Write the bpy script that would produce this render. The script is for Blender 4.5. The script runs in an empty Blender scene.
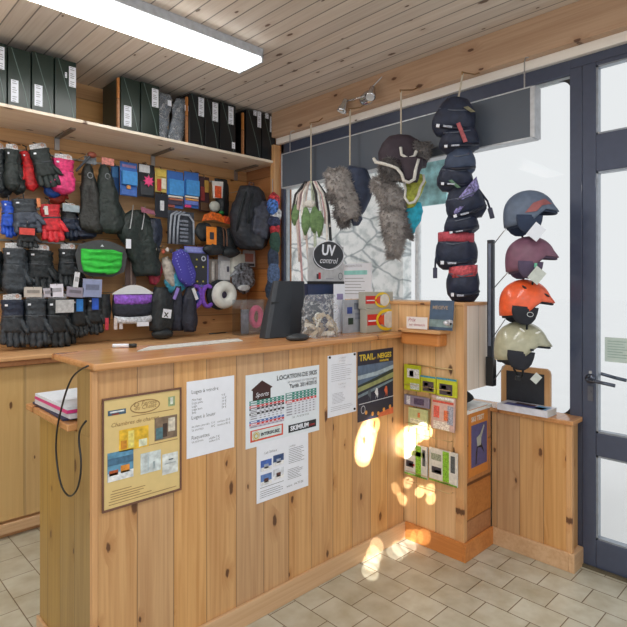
import bpy, bmesh, math, random
from mathutils import Vector, Matrix, noise
random.seed(7)
sc = bpy.context.scene
COL = sc.collection
PI = math.pi
# ---------------------------------------------------------------- camera
F_PX, CX, CY, A, H = 530.0, 313.5, 286.0, math.radians(45.9), 1.45
cam_d = bpy.data.cameras.new('camera'); cam = bpy.data.objects.new('camera', cam_d); COL.objects.link(cam)
cam.location = (0, 0, H); cam.rotation_euler = (PI/2, 0, A - PI/2)
cam_d.sensor_width = 36; cam_d.lens = F_PX/627*36; cam_d.shift_y = (CY-313.5)/627
cam_d.clip_start = .05
sc.camera = cam
# ---------------------------------------------------------------- light
sc.view_settings.view_transform = 'Standard'; sc.view_settings.look = 'None'
sc.view_settings.gamma = 1; sc.view_settings.exposure = -0.06
w = bpy.data.worlds.new('sky'); sc.world = w; w.use_nodes = True
bgn = w.node_tree.nodes['Background']; bgn.inputs[0].default_value = (.975, .985, 1, 1); bgn.inputs[1].default_value = .90
def area(name, loc, sx, sy, power, col, rot=(0, 0, 0)):
    d = bpy.data.lights.new(name, 'AREA'); d.shape = 'RECTANGLE'; d.size = sx; d.size_y = sy; d.energy = power; d.color = col
    o = bpy.data.objects.new(name, d); COL.objects.link(o); o.location = loc; o.rotation_euler = rot; return o
area('strip_and_fill_light', (.6, 2.66, 2.80), 2.7, .2, 12, (.97, .99, 1))
area('strip_and_fill_light', (.3, .6, 2.80), 3.0, .3, 30, (.97, .99, 1))  # added fill overhead, out of frame; no fixture belongs to it
area('strip_and_fill_light', (-.8, -1.2, 2.80), 3.0, .3, 36, (.97, .99, 1))  # second added fill, unseen behind the camera
# low sun that reaches the counter through gaps far behind the customer side
def beam_spot(src, dst, r, power, blend=.3):
    d = bpy.data.lights.new('sunbeam', 'SPOT'); v = Vector(dst)-Vector(src)
    d.spot_size = 2*math.atan(r/v.length); d.spot_blend = blend; d.energy = power*14; d.shadow_soft_size = .005
    d.color = (1, .97, .90)
    o = bpy.data.objects.new('sunbeam', d); COL.objects.link(o); o.location = src
    o.rotation_euler = v.to_track_quat('-Z', 'Y').to_euler(); return o
# ---------------------------------------------------------------- pixel -> point at a known depth
def ray(u, v):
    r = (u-CX)/F_PX; return (r*math.sin(A)+math.cos(A), -r*math.cos(A)+math.sin(A), (CY-v)/F_PX)
def onX(u, v, X):
    d = ray(u, v); t = X/d[0]; return Vector((X, t*d[1], H+t*d[2]))
def onY(u, v, Y):
    d = ray(u, v); t = Y/d[1]; return Vector((t*d[0], Y, H+t*d[2]))
def onZ(u, v, Z):
    d = ray(u, v); t = (Z-H)/d[2]; return Vector((t*d[0], t*d[1], Z))
# ---------------------------------------------------------------- materials
def lin(c): return tuple(((x/255/12.92) if x <= 10.3 else ((x/255+.055)/1.055)**2.4) for x in c)
MC = {}
def mat(name, rgb, rough=.6, metal=0, var=.12, scale=30, bump=0, trans=0, emit=0, alpha=1, sheen=0, coat=0):
    k = (name, rgb, rough, metal, var, emit)
    if k in MC: return MC[k]
    m = bpy.data.materials.new(name); m.use_nodes = True; nt = m.node_tree; N = nt.nodes; L = nt.links
    b = N['Principled BSDF']; col = lin(rgb)
    b.inputs['Roughness'].default_value = rough; b.inputs['Metallic'].default_value = metal
    if coat: b.inputs['Coat Weight'].default_value = coat
    if sheen: b.inputs['Sheen Weight'].default_value = sheen
    tc = N.new('ShaderNodeTexCoord'); nz = N.new('ShaderNodeTexNoise'); nz.inputs['Scale'].default_value = scale; nz.inputs['Detail'].default_value = 3
    L.new(tc.outputs['Object'], nz.inputs['Vector'])
    cr = N.new('ShaderNodeValToRGB'); cr.color_ramp.elements[0].position = .3; cr.color_ramp.elements[1].position = .7
    cr.color_ramp.elements[0].color = (*[x*(1-var) for x in col], 1); cr.color_ramp.elements[1].color = (*[min(1, x*(1+var)) for x in col], 1)
    L.new(nz.outputs['Fac'], cr.inputs['Fac']); L.new(cr.outputs['Color'], b.inputs['Base Color'])
    if bump:
        bp = N.new('ShaderNodeBump'); bp.inputs['Strength'].default_value = bump; bp.inputs['Distance'].default_value = .01
        L.new(nz.outputs['Fac'], bp.inputs['Height']); L.new(bp.outputs['Normal'], b.inputs['Normal'])
    if emit:
        b.inputs['Emission Color'].default_value = (*col, 1); b.inputs['Emission Strength'].default_value = emit
    if trans:
        b.inputs['Transmission Weight'].default_value = trans
    if alpha < 1: b.inputs['Alpha'].default_value = alpha
    MC[k] = m; return m
def wood(name, base, dark, plank=0, pax=0, gax=2, groove=.5, knots=.5, rough=.45, seed=0.0, knotcol=(84, 48, 28), grainc=.55, gw=.018, ring=True):
    """pine: planks laid side by side along axis pax, grain along gax"""
    m = bpy.data.materials.new(name); m.use_nodes = True; nt = m.node_tree; N = nt.nodes; L = nt.links
    b = N['Principled BSDF']; b.inputs['Roughness'].default_value = rough
    b.inputs['Coat Weight'].default_value = .12; b.inputs['Coat Roughness'].default_value = .25
    tc = N.new('ShaderNodeTexCoord'); sp = N.new('ShaderNodeSeparateXYZ'); L.new(tc.outputs['Object'], sp.inputs[0])
    def M(op, a, bb=None, cc=None):
        n = N.new('ShaderNodeMath'); n.operation = op
        for i, x in enumerate((a, bb, cc)):
            if x is None: continue
            if isinstance(x, (int, float)): n.inputs[i].default_value = x
            else: L.new(x, n.inputs[i])
        return n.outputs[0]
    oth = [i for i in range(3) if i not in (gax,)]
    across = sp.outputs[pax]; along = sp.outputs[gax]
    third = [i for i in range(3) if i not in (gax, pax)]
    third = sp.outputs[third[0]] if third else sp.outputs[0]
    if plank:
        q = M('DIVIDE', across, plank); pid = M('FLOOR', q); fr = M('FRACT', q)
    else:
        pid = M('MULTIPLY', 0.0, 1.0)
    wn = N.new('ShaderNodeTexWhiteNoise'); wn.noise_dimensions = '1D'
    L.new(M('ADD', pid, 3.7+seed), wn.inputs['W']); rnd = wn.outputs['Value']
    al = M('ADD', along, M('MULTIPLY', rnd, 17.0))
    def comb(sa, sl, st):
        c = N.new('ShaderNodeCombineXYZ'); L.new(M('MULTIPLY', across, sa), c.inputs[0]); L.new(M('MULTIPLY', al, sl), c.inputs[1]); L.new(M('MULTIPLY', third, st), c.inputs[2]); return c.outputs[0]
    vo = N.new('ShaderNodeTexVoronoi'); vo.voronoi_dimensions = '2D'; vo.inputs['Scale'].default_value = 1; L.new(comb(8.0, 3.6, 0.0), vo.inputs['Vector'])
    vd = vo.outputs['Distance']
    seps = N.new('ShaderNodeSeparateColor'); L.new(vo.outputs['Color'], seps.inputs[0])
    show = M('LESS_THAN', seps.outputs[0], knots)
    kr = M('MULTIPLY_ADD', seps.outputs[1], .095, .032)
    kn = N.new('ShaderNodeTexNoise'); kn.inputs['Scale'].default_value = 1; kn.inputs['Detail'].default_value = 2; L.new(comb(90, 40, 90), kn.inputs['Vector'])
    vdd = M('ADD', vd, M('MULTIPLY', M('SUBTRACT', kn.outputs['Fac'], .5), .08))
    mr = N.new('ShaderNodeMapRange'); mr.inputs['From Min'].default_value = 1.0; mr.inputs['From Max'].default_value = .62; L.new(M('DIVIDE', vdd, kr), mr.inputs['Value'])
    kmask = M('MULTIPLY', mr.outputs[0], show)
    mr2 = N.new('ShaderNodeMapRange'); mr2.inputs['From Min'].default_value = 3.6; mr2.inputs['From Max'].default_value = .8; L.new(M('DIVIDE', vdd, kr), mr2.inputs['Value'])
    halo = M('MULTIPLY', mr2.outputs[0], show)
    # grain
    n1 = N.new('ShaderNodeTexNoise'); n1.inputs['Scale'].default_value = 1; n1.inputs['Detail'].default_value = 4; n1.inputs['Distortion'].default_value = .6
    c1 = N.new('ShaderNodeCombineXYZ'); L.new(M('ADD', M('MULTIPLY', across, 62), M('MULTIPLY', halo, 1.6)), c1.inputs[0]); L.new(M('MULTIPLY', al, 1.7), c1.inputs[1]); L.new(M('MULTIPLY', third, 62), c1.inputs[2])
    L.new(c1.outputs[0], n1.inputs['Vector'])
    n2 = N.new('ShaderNodeTexNoise'); n2.inputs['Scale'].default_value = 1; n2.inputs['Detail'].default_value = 2; L.new(comb(14, .9, 14), n2.inputs['Vector'])
    g = M('ADD', M('MULTIPLY', n1.outputs['Fac'], .6), M('MULTIPLY', n2.outputs['Fac'], .4))
    cr = N.new('ShaderNodeValToRGB'); cr.color_ramp.elements[0].position = .36; cr.color_ramp.elements[1].position = .60
    cb, cd = lin(base), lin(dark)
    cr.color_ramp.elements[0].color = (*[cd[i]*grainc+cb[i]*(1-grainc) for i in range(3)], 1); cr.color_ramp.elements[1].color = (*cb, 1)
    L.new(g, cr.inputs['Fac']); colo = cr.outputs['Color']
    def mixc(f, a, bcol, typ='MIX'):
        mx = N.new('ShaderNodeMix'); mx.data_type = 'RGBA'; mx.blend_type = typ
        if isinstance(f, (int, float)): mx.inputs[0].default_value = f
        else: L.new(f, mx.inputs[0])
        L.new(a, mx.inputs[6])
        if isinstance(bcol, tuple): mx.inputs[7].default_value = (*bcol, 1)
        else: L.new(bcol, mx.inputs[7])
        return mx.outputs[2]
    colo = mixc(M('MULTIPLY', halo, .45), colo, lin(dark))
    colo = mixc(M('MULTIPLY', kmask, .9), colo, lin(knotcol))
    if plank:
        # per plank tone
        hsv = N.new('ShaderNodeHueSaturation'); L.new(colo, hsv.inputs['Color']); L.new(M('MULTIPLY_ADD', rnd, .22, .89), hsv.inputs['Value'])
        L.new(M('MULTIPLY_ADD', rnd, .16, .92), hsv.inputs['Saturation']); colo = hsv.outputs[0]
        edge = M('MINIMUM', fr, M('SUBTRACT', 1.0, fr))
        m3 = N.new('ShaderNodeMapRange'); m3.inputs['From Min'].default_value = gw*1.8; m3.inputs['From Max'].default_value = gw*.5; L.new(edge, m3.inputs['Value'])
        colo = mixc(M('MULTIPLY', m3.outputs[0], groove), colo, lin(tuple(x*.42 for x in dark)))
        bp = N.new('ShaderNodeBump'); bp.inputs['Strength'].default_value = .5; bp.inputs['Distance'].default_value = .003
        L.new(M('SUBTRACT', 1.0, m3.outputs[0]), bp.inputs['Height']); L.new(bp.outputs['Normal'], b.inputs['Normal'])
    L.new(colo, b.inputs['Base Color']); return m
PINE, PDK = (212, 168, 118), (166, 112, 64)
W = {
 'desk_x': wood('pine cladding', PINE, PDK, .147, 0, 2, .5, .5, gw=.011),
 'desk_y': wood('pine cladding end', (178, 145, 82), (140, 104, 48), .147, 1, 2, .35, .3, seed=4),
 'part_y': wood('pine cladding side', (228, 190, 142), (196, 146, 96), .125, 1, 2, .5, .4, seed=9, gw=.013),
 'cab_y': wood('pine cladding cabinet', (206, 162, 112), (168, 116, 68), .13, 1, 2, .5, .4, seed=2, gw=.013),
 'plain_x': wood('pine board along the wall', (222, 176, 126), (186, 130, 84), 0, 1, 0, knots=.25),
 'plain_y': wood('pine board', (214, 164, 112), (180, 124, 76), 0, 2, 1, knots=.25),
 'plain_z': wood('upright pine board', (218, 170, 118), (182, 126, 80), 0, 0, 2, knots=.15),
 'beam': wood('beam timber', (200, 168, 140), (168, 132, 104), 0, 2, 1, knots=.3, seed=5, rough=.6),
 'trim': wood('pale timber', (252, 248, 242), (238, 230, 220), 0, 2, 1, knots=.1, seed=3, rough=.6),
 'ledge': wood('varnished pine edge', (206, 152, 100), (166, 100, 54), 0, 1, 0, knots=.2, seed=8, rough=.22),
 'back_x': wood('pine boards behind the gloves', (216, 170, 118), (184, 130, 80), .2, 2, 0, .4, .3, seed=6),
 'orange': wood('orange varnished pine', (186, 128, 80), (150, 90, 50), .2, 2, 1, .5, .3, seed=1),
 'ctr': wood('pale counter cladding', (212, 176, 118), (196, 156, 98), .35, 0, 2, .3, .1, seed=6),
 'ceil': wood('ceiling cladding', (234, 224, 214), (206, 190, 176), .1, 0, 1, .8, .35, rough=.7, seed=12, knotcol=(96, 70, 52), gw=.028),
 'skirt_x': wood('pine skirting', (214, 178, 138), (188, 142, 100), 0, 2, 0, knots=.08, seed=7),
 'shelf': wood('greyish pine shelf', (244, 232, 214), (222, 202, 178), 0, 1, 0, knots=.2, seed=5),
 'pale': wood('glare pale pine', (240, 226, 212), (220, 198, 178), .125, 0, 2, .5, .05, seed=5),  # glare on the upper panels is put into these pale colours
 'pale_y': wood('glare pale pine side', (240, 226, 212), (220, 198, 178), .125, 1, 2, .5, .05, seed=5),
 'skirt_o': wood('orange pine skirting', (212, 140, 74), (176, 100, 44), 0, 2, 1, knots=.08, seed=7),
}
def tile_mat():
    m = bpy.data.materials.new('floor tiles'); m.use_nodes = True; nt = m.node_tree; N = nt.nodes; L = nt.links
    b = N['Principled BSDF']; tc = N.new('ShaderNodeTexCoord'); sp = N.new('ShaderNodeSeparateXYZ'); L.new(tc.outputs['Object'], sp.inputs[0])
    cb = N.new('ShaderNodeCombineXYZ')
    a1 = N.new('ShaderNodeMath'); a1.operation = 'ADD'; a1.inputs[1].default_value = .034; L.new(sp.outputs[1], a1.inputs[0])
    a2 = N.new('ShaderNodeMath'); a2.operation = 'ADD'; a2.inputs[1].default_value = -2.26+.155*30; L.new(sp.outputs[0], a2.inputs[0])
    L.new(a1.outputs[0], cb.inputs[0]); L.new(a2.outputs[0], cb.inputs[1])
    br = N.new('ShaderNodeTexBrick'); L.new(cb.outputs[0], br.inputs['Vector']); br.offset = .5; br.squash = 1
    br.inputs['Scale'].default_value = 1; br.inputs['Brick Width'].default_value = .205; br.inputs['Row Height'].default_value = .155
    br.inputs['Mortar Size'].default_value = .0026; br.inputs['Mortar Smooth'].default_value = .3; br.inputs['Bias'].default_value = 0
    br.inputs['Color1'].default_value = (*lin((202, 200, 184)), 1); br.inputs['Color2'].default_value = (*lin((188, 184, 166)), 1); br.inputs['Mortar'].default_value = (*lin((118, 100, 76)), 1)
    nz = N.new('ShaderNodeTexNoise'); nz.inputs['Scale'].default_value = 9; nz.inputs['Detail'].default_value = 5; L.new(tc.outputs['Object'], nz.inputs['Vector'])
    cr = N.new('ShaderNodeValToRGB'); cr.color_ramp.elements[0].position = .3; cr.color_ramp.elements[0].color = (.72, .66, .56, 1); cr.color_ramp.elements[1].position = .62; cr.color_ramp.elements[1].color = (1, 1, 1, 1)
    L.new(nz.outputs['Fac'], cr.inputs['Fac'])
    mx = N.new('ShaderNodeMix'); mx.data_type = 'RGBA'; mx.blend_type = 'MULTIPLY'; mx.inputs[0].default_value = .8
    L.new(br.outputs['Color'], mx.inputs[6]); L.new(cr.outputs['Color'], mx.inputs[7]); L.new(mx.outputs[2], b.inputs['Base Color'])
    b.inputs['Roughness'].default_value = .32
    bp = N.new('ShaderNodeBump'); bp.inputs['Strength'].default_value = .4; bp.inputs['Distance'].default_value = .004; bp.invert = True
    L.new(br.outputs['Fac'], bp.inputs['Height']); L.new(bp.outputs['Normal'], b.inputs['Normal'])
    return m
def stone_mat():
    m = bpy.data.materials.new('pale rubble stone'); m.use_nodes = True; nt = m.node_tree; N = nt.nodes; L = nt.links
    b = N['Principled BSDF']; b.inputs['Roughness'].default_value = .9; tc = N.new('ShaderNodeTexCoord')
    mp = N.new('ShaderNodeMapping'); mp.inputs['Scale'].default_value = (1, 2.6, 4.6); L.new(tc.outputs['Object'], mp.inputs[0])
    nz = N.new('ShaderNodeTexNoise'); nz.inputs['Scale'].default_value = 3; L.new(mp.outputs[0], nz.inputs['Vector'])
    ad = N.new('ShaderNodeMix'); ad.data_type = 'RGBA'; ad.blend_type = 'ADD'; ad.inputs[0].default_value = .14; L.new(mp.outputs[0], ad.inputs[6]); L.new(nz.outputs['Color'], ad.inputs[7])
    vo = N.new('ShaderNodeTexVoronoi'); vo.feature = 'DISTANCE_TO_EDGE'; vo.inputs['Scale'].default_value = 1; L.new(ad.outputs[2], vo.inputs['Vector'])
    v2 = N.new('ShaderNodeTexVoronoi'); v2.inputs['Scale'].default_value = 1; L.new(ad.outputs[2], v2.inputs['Vector'])
    n2 = N.new('ShaderNodeTexNoise'); n2.inputs['Scale'].default_value = 9; n2.inputs['Detail'].default_value = 8; L.new(tc.outputs['Object'], n2.inputs['Vector'])
    cr = N.new('ShaderNodeValToRGB'); cr.color_ramp.elements[0].position = .0; cr.color_ramp.elements[0].color = (*lin((168, 176, 180)), 1); cr.color_ramp.elements[1].position = .06; cr.color_ramp.elements[1].color = (*lin((252, 253, 252)), 1)
    L.new(vo.outputs['Distance'], cr.inputs['Fac'])
    c2 = N.new('ShaderNodeValToRGB'); c2.color_ramp.elements[0].position = .36; c2.color_ramp.elements[0].color = (*lin((206, 212, 212)), 1); c2.color_ramp.elements[1].position = .53; c2.color_ramp.elements[1].color = (1, 1, 1, 1)
    L.new(n2.outputs['Fac'], c2.inputs['Fac'])
    mx = N.new('ShaderNodeMix'); mx.data_type = 'RGBA'; mx.blend_type = 'MULTIPLY'; mx.inputs[0].default_value = .8
    L.new(cr.outputs['Color'], mx.inputs[6]); L.new(c2.outputs['Color'], mx.inputs[7]); L.new(mx.outputs[2], b.inputs['Base Color'])
    bp = N.new('ShaderNodeBump'); bp.inputs['Strength'].default_value = .6; bp.inputs['Distance'].default_value = .03; L.new(vo.outputs['Distance'], bp.inputs['Height']); L.new(bp.outputs['Normal'], b.inputs['Normal'])
    return m
def glass_mat(name, tint=(1, 1, 1), refl=.06, rough=0.0):
    m = bpy.data.materials.new(name); m.use_nodes = True; nt = m.node_tree; N = nt.nodes; L = nt.links
    for n in list(N):
        if n.type != 'OUTPUT_MATERIAL': N.remove(n)
    out = [n for n in N if n.type == 'OUTPUT_MATERIAL'][0]
    t = N.new('ShaderNodeBsdfTransparent'); t.inputs[0].default_value = (*tint, 1); g = N.new('ShaderNodeBsdfGlossy'); g.inputs['Roughness'].default_value = rough
    lw = N.new('ShaderNodeLayerWeight'); lw.inputs['Blend'].default_value = .25
    mm = N.new('ShaderNodeMath'); mm.operation = 'MULTIPLY'; mm.inputs[1].default_value = refl*2; L.new(lw.outputs['Facing'], mm.inputs[0])
    mx = N.new('ShaderNodeMixShader'); L.new(mm.outputs[0], mx.inputs[0]); L.new(t.outputs[0], mx.inputs[1]); L.new(g.outputs[0], mx.inputs[2]); L.new(mx.outputs[0], out.inputs[0])
    return m
FRAME = mat('anthracite frame paint', (72, 80, 102), .35, .2, .05, coat=.3)
STEEL = mat('brushed steel', (190, 192, 195), .3, .9, .06)
CHROME = mat('chrome', (215, 217, 220), .15, 1, .02)
BLACKP = mat('black plastic', (26, 29, 32), .35, 0, .08)
BLACKF = mat('black fabric', (31, 37, 41), .85, 0, .35, 60, .6)
PAPER = mat('white paper', (236, 240, 250), .75, 0, .02)
INK = mat('dark print', (54, 56, 66), .7, 0, .05)
GREYINK = mat('grey print', (150, 152, 162), .7, 0, .05)
CLEAR = glass_mat('clear plastic film', (.84, .87, .89), .40, .18)
def film_mat():
    m = bpy.data.materials.new('crinkled clear film with painted glints'); m.use_nodes = True; nt = m.node_tree; N = nt.nodes; L = nt.links
    b = N['Principled BSDF']; out = [n for n in N if n.type == 'OUTPUT_MATERIAL'][0]
    b.inputs['Base Color'].default_value = (.85, .87, .9, 1); b.inputs['Roughness'].default_value = .2
    t = N.new('ShaderNodeBsdfTransparent'); t.inputs[0].default_value = (.95, .96, .97, 1); tc = N.new('ShaderNodeTexCoord'); nz = N.new('ShaderNodeTexNoise'); nz.inputs['Scale'].default_value = 13; nz.inputs['Detail'].default_value = 2; nz.inputs['Distortion'].default_value = 1.5
    L.new(tc.outputs['Object'], nz.inputs['Vector']); cr = N.new('ShaderNodeValToRGB'); e = cr.color_ramp.elements
    e[0].position = .47; e[0].color = (.10, .10, .10, 1); e[1].position = .53; e[1].color = (.10, .10, .10, 1); q = e.new(.5); q.color = (.48, .48, .48, 1)  # pale streaks painted into the film as highlights along its creases
    L.new(nz.outputs['Fac'], cr.inputs['Fac']); mx = N.new('ShaderNodeMixShader'); L.new(cr.outputs['Color'], mx.inputs[0]); L.new(t.outputs[0], mx.inputs[1]); L.new(b.outputs[0], mx.inputs[2]); L.new(mx.outputs[0], out.inputs[0])
    return m
FILM = film_mat()
GLASS = glass_mat('window glass', (.98, .99, .99), .03)
# ---------------------------------------------------------------- mesh builder
class MB:
    def __init__(s): s.v = []; s.f = []
    def add(s, vs, fs):
        o = len(s.v); s.v += [tuple(x) for x in vs]; s.f += [tuple(i+o for i in f) for f in fs]; return s
    def box(s, x0, x1, y0, y1, z0, z1):
        x0, x1 = sorted((x0, x1)); y0, y1 = sorted((y0, y1)); z0, z1 = sorted((z0, z1))
        return s.add([(x, y, z) for z in (z0, z1) for y in (y0, y1) for x in (x0, x1)],
                     [(0, 2, 3, 1), (4, 5, 7, 6), (0, 1, 5, 4), (2, 6, 7, 3), (0, 4, 6, 2), (1, 3, 7, 5)])
    def loft(s, rings, cap=True, closed=False):
        n = len(rings[0]); o = len(s.v)
        for r in rings: s.v += [tuple(p) for p in r]
        for i in range(len(rings)-1):
            for j in range(n):
                k = (j+1) % n; s.f.append((o+i*n+j, o+i*n+k, o+(i+1)*n+k, o+(i+1)*n+j))
        if closed:
            i = len(rings)-1
            for j in range(n):
                k = (j+1) % n; s.f.append((o+i*n+j, o+i*n+k, o+k, o+j))
        elif cap:
            s.f.append(tuple(o+j for j in range(n))[::-1]); s.f.append(tuple(o+(len(rings)-1)*n+j for j in range(n)))
        return s
    def tube(s, pts, r, n=8, closed=False):
        pts = [Vector(p) for p in pts]; rings = []; m = len(pts)
        up = Vector((0, 0, 1))
        for i, p in enumerate(pts):
            if closed: d = pts[(i+1) % m]-pts[i-1]
            else: d = pts[min(i+1, m-1)]-pts[max(i-1, 0)]
            d.normalize(); a = d.cross(up)
            if a.length < 1e-3: a = d.cross(Vector((1, 0, 0)))
            a.normalize(); b = d.cross(a); rr = r(i/(m-1)) if callable(r) else r
            rings.append([p+a*math.cos(2*PI*k/n)*rr+b*math.sin(2*PI*k/n)*rr for k in range(n)])
        # keep rings from flipping
        for i in range(1, m):
            best = min(range(n), key=lambda q: sum((rings[i][(k+q) % n]-rings[i-1][k]).length for k in range(n)))
            rings[i] = rings[i][best:]+rings[i][:best]
        return s.loft(rings, True, closed)
    def ell(s, c, r, nu=16, nv=10, fn=None):
        c = Vector(c); rings = []
        for i in range(1, nv):
            th = PI*i/nv
            ring = []
            for j in range(nu):
                ph = 2*PI*j/nu; p = Vector((math.sin(th)*math.cos(ph)*r[0], math.sin(th)*math.sin(ph)*r[1], math.cos(th)*r[2]))
                if fn: p = fn(p)
                ring.append(c+p)
            rings.append(ring)
        return s.loft(rings)
    def cyl(s, a, b, r, n=16, r2=None):
        a = Vector(a); b = Vector(b); d = (b-a).normalized(); x = d.cross(Vector((0, 0, 1)))
        if x.length < 1e-3: x = Vector((1, 0, 0))
        x.normalize(); y = d.cross(x); r2 = r if r2 is None else r2
        return s.loft([[p+x*math.cos(2*PI*k/n)*q+y*math.sin(2*PI*k/n)*q for k in range(n)] for p, q in ((a, r), (b, r2))])
    def prism(s, pts, y0, y1):
        """outline in x,z extruded along y"""
        n = len(pts); o = len(s.v)
        s.v += [(x, y0, z) for x, z in pts]+[(x, y1, z) for x, z in pts]
        s.f.append(tuple(o+i for i in range(n))); s.f.append(tuple(o+n+i for i in range(n))[::-1])
        for i in range(n):
            k = (i+1) % n; s.f.append((o+i, o+n+i, o+n+k, o+k))
        return s
    def text(s, body, x, z, size, y=-.0015, align='LEFT', shear=0, bold=0):
        cu = bpy.data.curves.new('t', 'FONT'); cu.body = body; cu.size = size; cu.align_x = align; cu.shear = shear; cu.resolution_u = 2; cu.offset = bold
        o = bpy.data.objects.new('t', cu); COL.objects.link(o)
        dg = bpy.context.evaluated_depsgraph_get(); me = o.evaluated_get(dg).to_mesh()
        s.add([(x+v.co.x, y, z+v.co.y) for v in me.vertices], [tuple(p.vertices) for p in me.polygons])
        bpy.data.objects.remove(o); bpy.data.curves.remove(cu); return s
    def jitter(s, amp, freq=20, seed=0):
        out = []
        for p in s.v:
            q = Vector(p)*freq+Vector((seed, seed*.7, 0)); out.append(tuple(Vector(p)+noise.noise_vector(q)*amp))
        s.v = out; return s
    def build(s, name, m, parent=None, loc=(0, 0, 0), rz=0, bevel=0, smooth=False, sub=0, rot=None):
        me = bpy.data.meshes.new(name); me.from_pydata(s.v, [], s.f); me.update()
        bm = bmesh.new(); bm.from_mesh(me)
        bmesh.ops.recalc_face_normals(bm, faces=bm.faces); bm.to_mesh(me); bm.free()
        me.materials.append(m); o = bpy.data.objects.new(name, me); COL.objects.link(o)
        o.location = loc; o.rotation_euler = rot if rot else (0, 0, rz)
        if parent: o.parent = parent
        if smooth:
            for p in me.polygons: p.use_smooth = True
        if bevel:
            b = o.modifiers.new('bevel', 'BEVEL'); b.width = bevel; b.segments = 2; b.limit_method = 'ANGLE'
        if sub:
            b = o.modifiers.new('sub', 'SUBSURF'); b.levels = sub; b.render_levels = sub
        return o
def B(*a): return MB().box(*a)
def thing(name, label, cat, loc=(0, 0, 0), rz=0, group=None, rot=None):
    o = bpy.data.objects.new(name, None); COL.objects.link(o); o.location = loc; o.rotation_euler = rot if rot else (0, 0, rz); o.empty_display_size = .05
    return tag(o, label, cat, group)
def tag(o, label, cat, group=None):
    o['label'] = label; o['category'] = cat
    if group: o['group'] = group
    return o
def struct(o): o['kind'] = 'structure'; return o
def plab(o, l): o['label'] = l; return o
def at(o, p): o.location = p; return o
# world-space box whose mesh is local to its own corner
def wb(name, m, x0, x1, y0, y1, z0, z1, parent=None, bevel=0, org=None):
    org = org if org is not None else (x0, y0, z0); ox, oy, oz = org
    b = B(x0-ox, x1-ox, y0-oy, y1-oy, z0-oz, z1-oz)
    return b.build(name, m, parent, (ox, oy, oz) if parent is None or parent.location.length == 0 else Vector((ox, oy, oz))-parent.location, bevel=bevel)
# ================================================================ THE ROOM
struct(wb('floor', tile_mat(), -3, 3.0, -2.5, 4.0, -.04, 0, org=(0, 0, 0)))
struct(wb('ceiling', W['ceil'], -3, 3.1, -2.5, 4.05, 2.905, 2.95, org=(0, 0, 0)))
struct(wb('wall_back', W['back_x'], -2.5, 2.93, 3.9, 4.0, 0, 2.905))
struct(wb('wall_right', W['orange'], 2.93, 3.05, 3.42, 4.0, 0, 2.905))
struct(wb('wall_under_window', mat('white plaster', (225, 222, 215), .8), 2.95, 3.05, 1.075, 3.42, 0, .71))
struct(wb('trim_1', W['beam'], 2.85, 3.05, -1.5, 3.45, 2.70, 2.905, bevel=.004))
struct(wb('trim_2', W['trim'], 2.90, 3.05, -1.5, 3.45, 2.648, 2.70, bevel=.003))
struct(wb('trim_3', W['plain_z'], 2.86, 2.955, 3.43, 3.475, 0, 2.64, bevel=.003))
# window
win = bpy.data.objects.new('window_1', None); COL.objects.link(win); struct(win); win.location = (2.93, 1.07, .71)
wf = MB()
wf.box(0, .07, 0, 2.35, 1.86, 1.938).box(0, .07, 0, 2.35, 0, .035).box(0, .07, 2.31, 2.35, 0, 1.938)
wf.build('window_frame', FRAME, win, bevel=.004)
wg = MB(); wg.box(.02, .045, 2.29, 2.312, .03, 1.86).box(.02, .045, 0, 2.31, 1.845, 1.862).box(.02, .045, 0, 2.31, .034, .05)
wg.build('glazing_bead', mat('pale grey seal', (178, 186, 192), .5), win)
B(.03, .036, 0, 2.31, .035, 1.86).build('window_pane', GLASS, win)
# rounded black gasket corners of the pane
gk = MB()
for zc, sg in ((1.845, -1), (.05, 1)):
    for k in range(6):
        a0, a1 = PI/2*k/6, PI/2*(k+1)/6; R = .07
        pts = [(0, zc)]+[(R-R*math.sin(t), zc+sg*(R-R*math.cos(t))) for t in (a0, a1)]
        o = len(gk.v); gk.v += [(x, p[0], p[1]) for x in (.018, .024) for p in pts]
        gk.f += [(o, o+1, o+2), (o+3, o+5, o+4), (o, o+3, o+4, o+1), (o+1, o+4, o+5, o+2), (o+2, o+5, o+3, o)]
gk.build('gasket', BLACKP, win)
# door
door = bpy.data.objects.new('door_1', None); COL.objects.link(door); struct(door); door.location = (2.93, -.1, 0)
B(0, .08, 1.11, 1.173, 0, 2.5999).box(0, .08, -.05, 1.173, 2.60, 2.648).box(0, .08, -.05, .0, 0, 2.5999).build('door_frame', FRAME, door, bevel=.004)
dl = MB(); dl.box(-.012, .05, 1.04, 1.106, .012, 2.596).box(-.012, .05, .004, .07, .012, 2.596)
for z0, z1 in ((.012, .155), (.584, .70), (2.034, 2.224), (2.575, 2.596)): dl.box(-.012, .05, .07, 1.04, z0, z1)
dl.build('door_leaf', FRAME, door, bevel=.004)
bd = MB()
for z0, z1 in ((.155, .584), (.70, 2.034), (2.224, 2.575)):
    bd.box(-.008, .03, 1.030, 1.041, z0, z1).box(-.008, .03, .07, 1.04, z0, z0+.009).box(-.008, .03, .07, 1.04, z1-.009, z1)
bd.build('glazing_bead', mat('silver seal', (150, 158, 170), .3, .5), door)
for z0, z1 in ((.155, .584), (.70, 2.034), (2.224, 2.575)): B(.01, .016, .07, 1.035, z0+.005, z1-.005).build('door_pane', GLASS, door)
hd = MB().cyl((-.012, 1.065, .975), (-.022, 1.065, .975), .024).tube([(-.02, 1.065, .975), (-.055, 1.065, .975), (-.066, 1.05, .974), (-.068, .99, .968), (-.068, .935, .962)], .009)
hd.tube([(.05, 1.065, .99), (.085, 1.06, .99), (.095, 1.045, .988), (.097, .98, .975), (.097, .93, .968)], .009)
hd.build('door_handle', mat('dark grey metal', (92, 98, 112), .3, .7), door, smooth=True)
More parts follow.
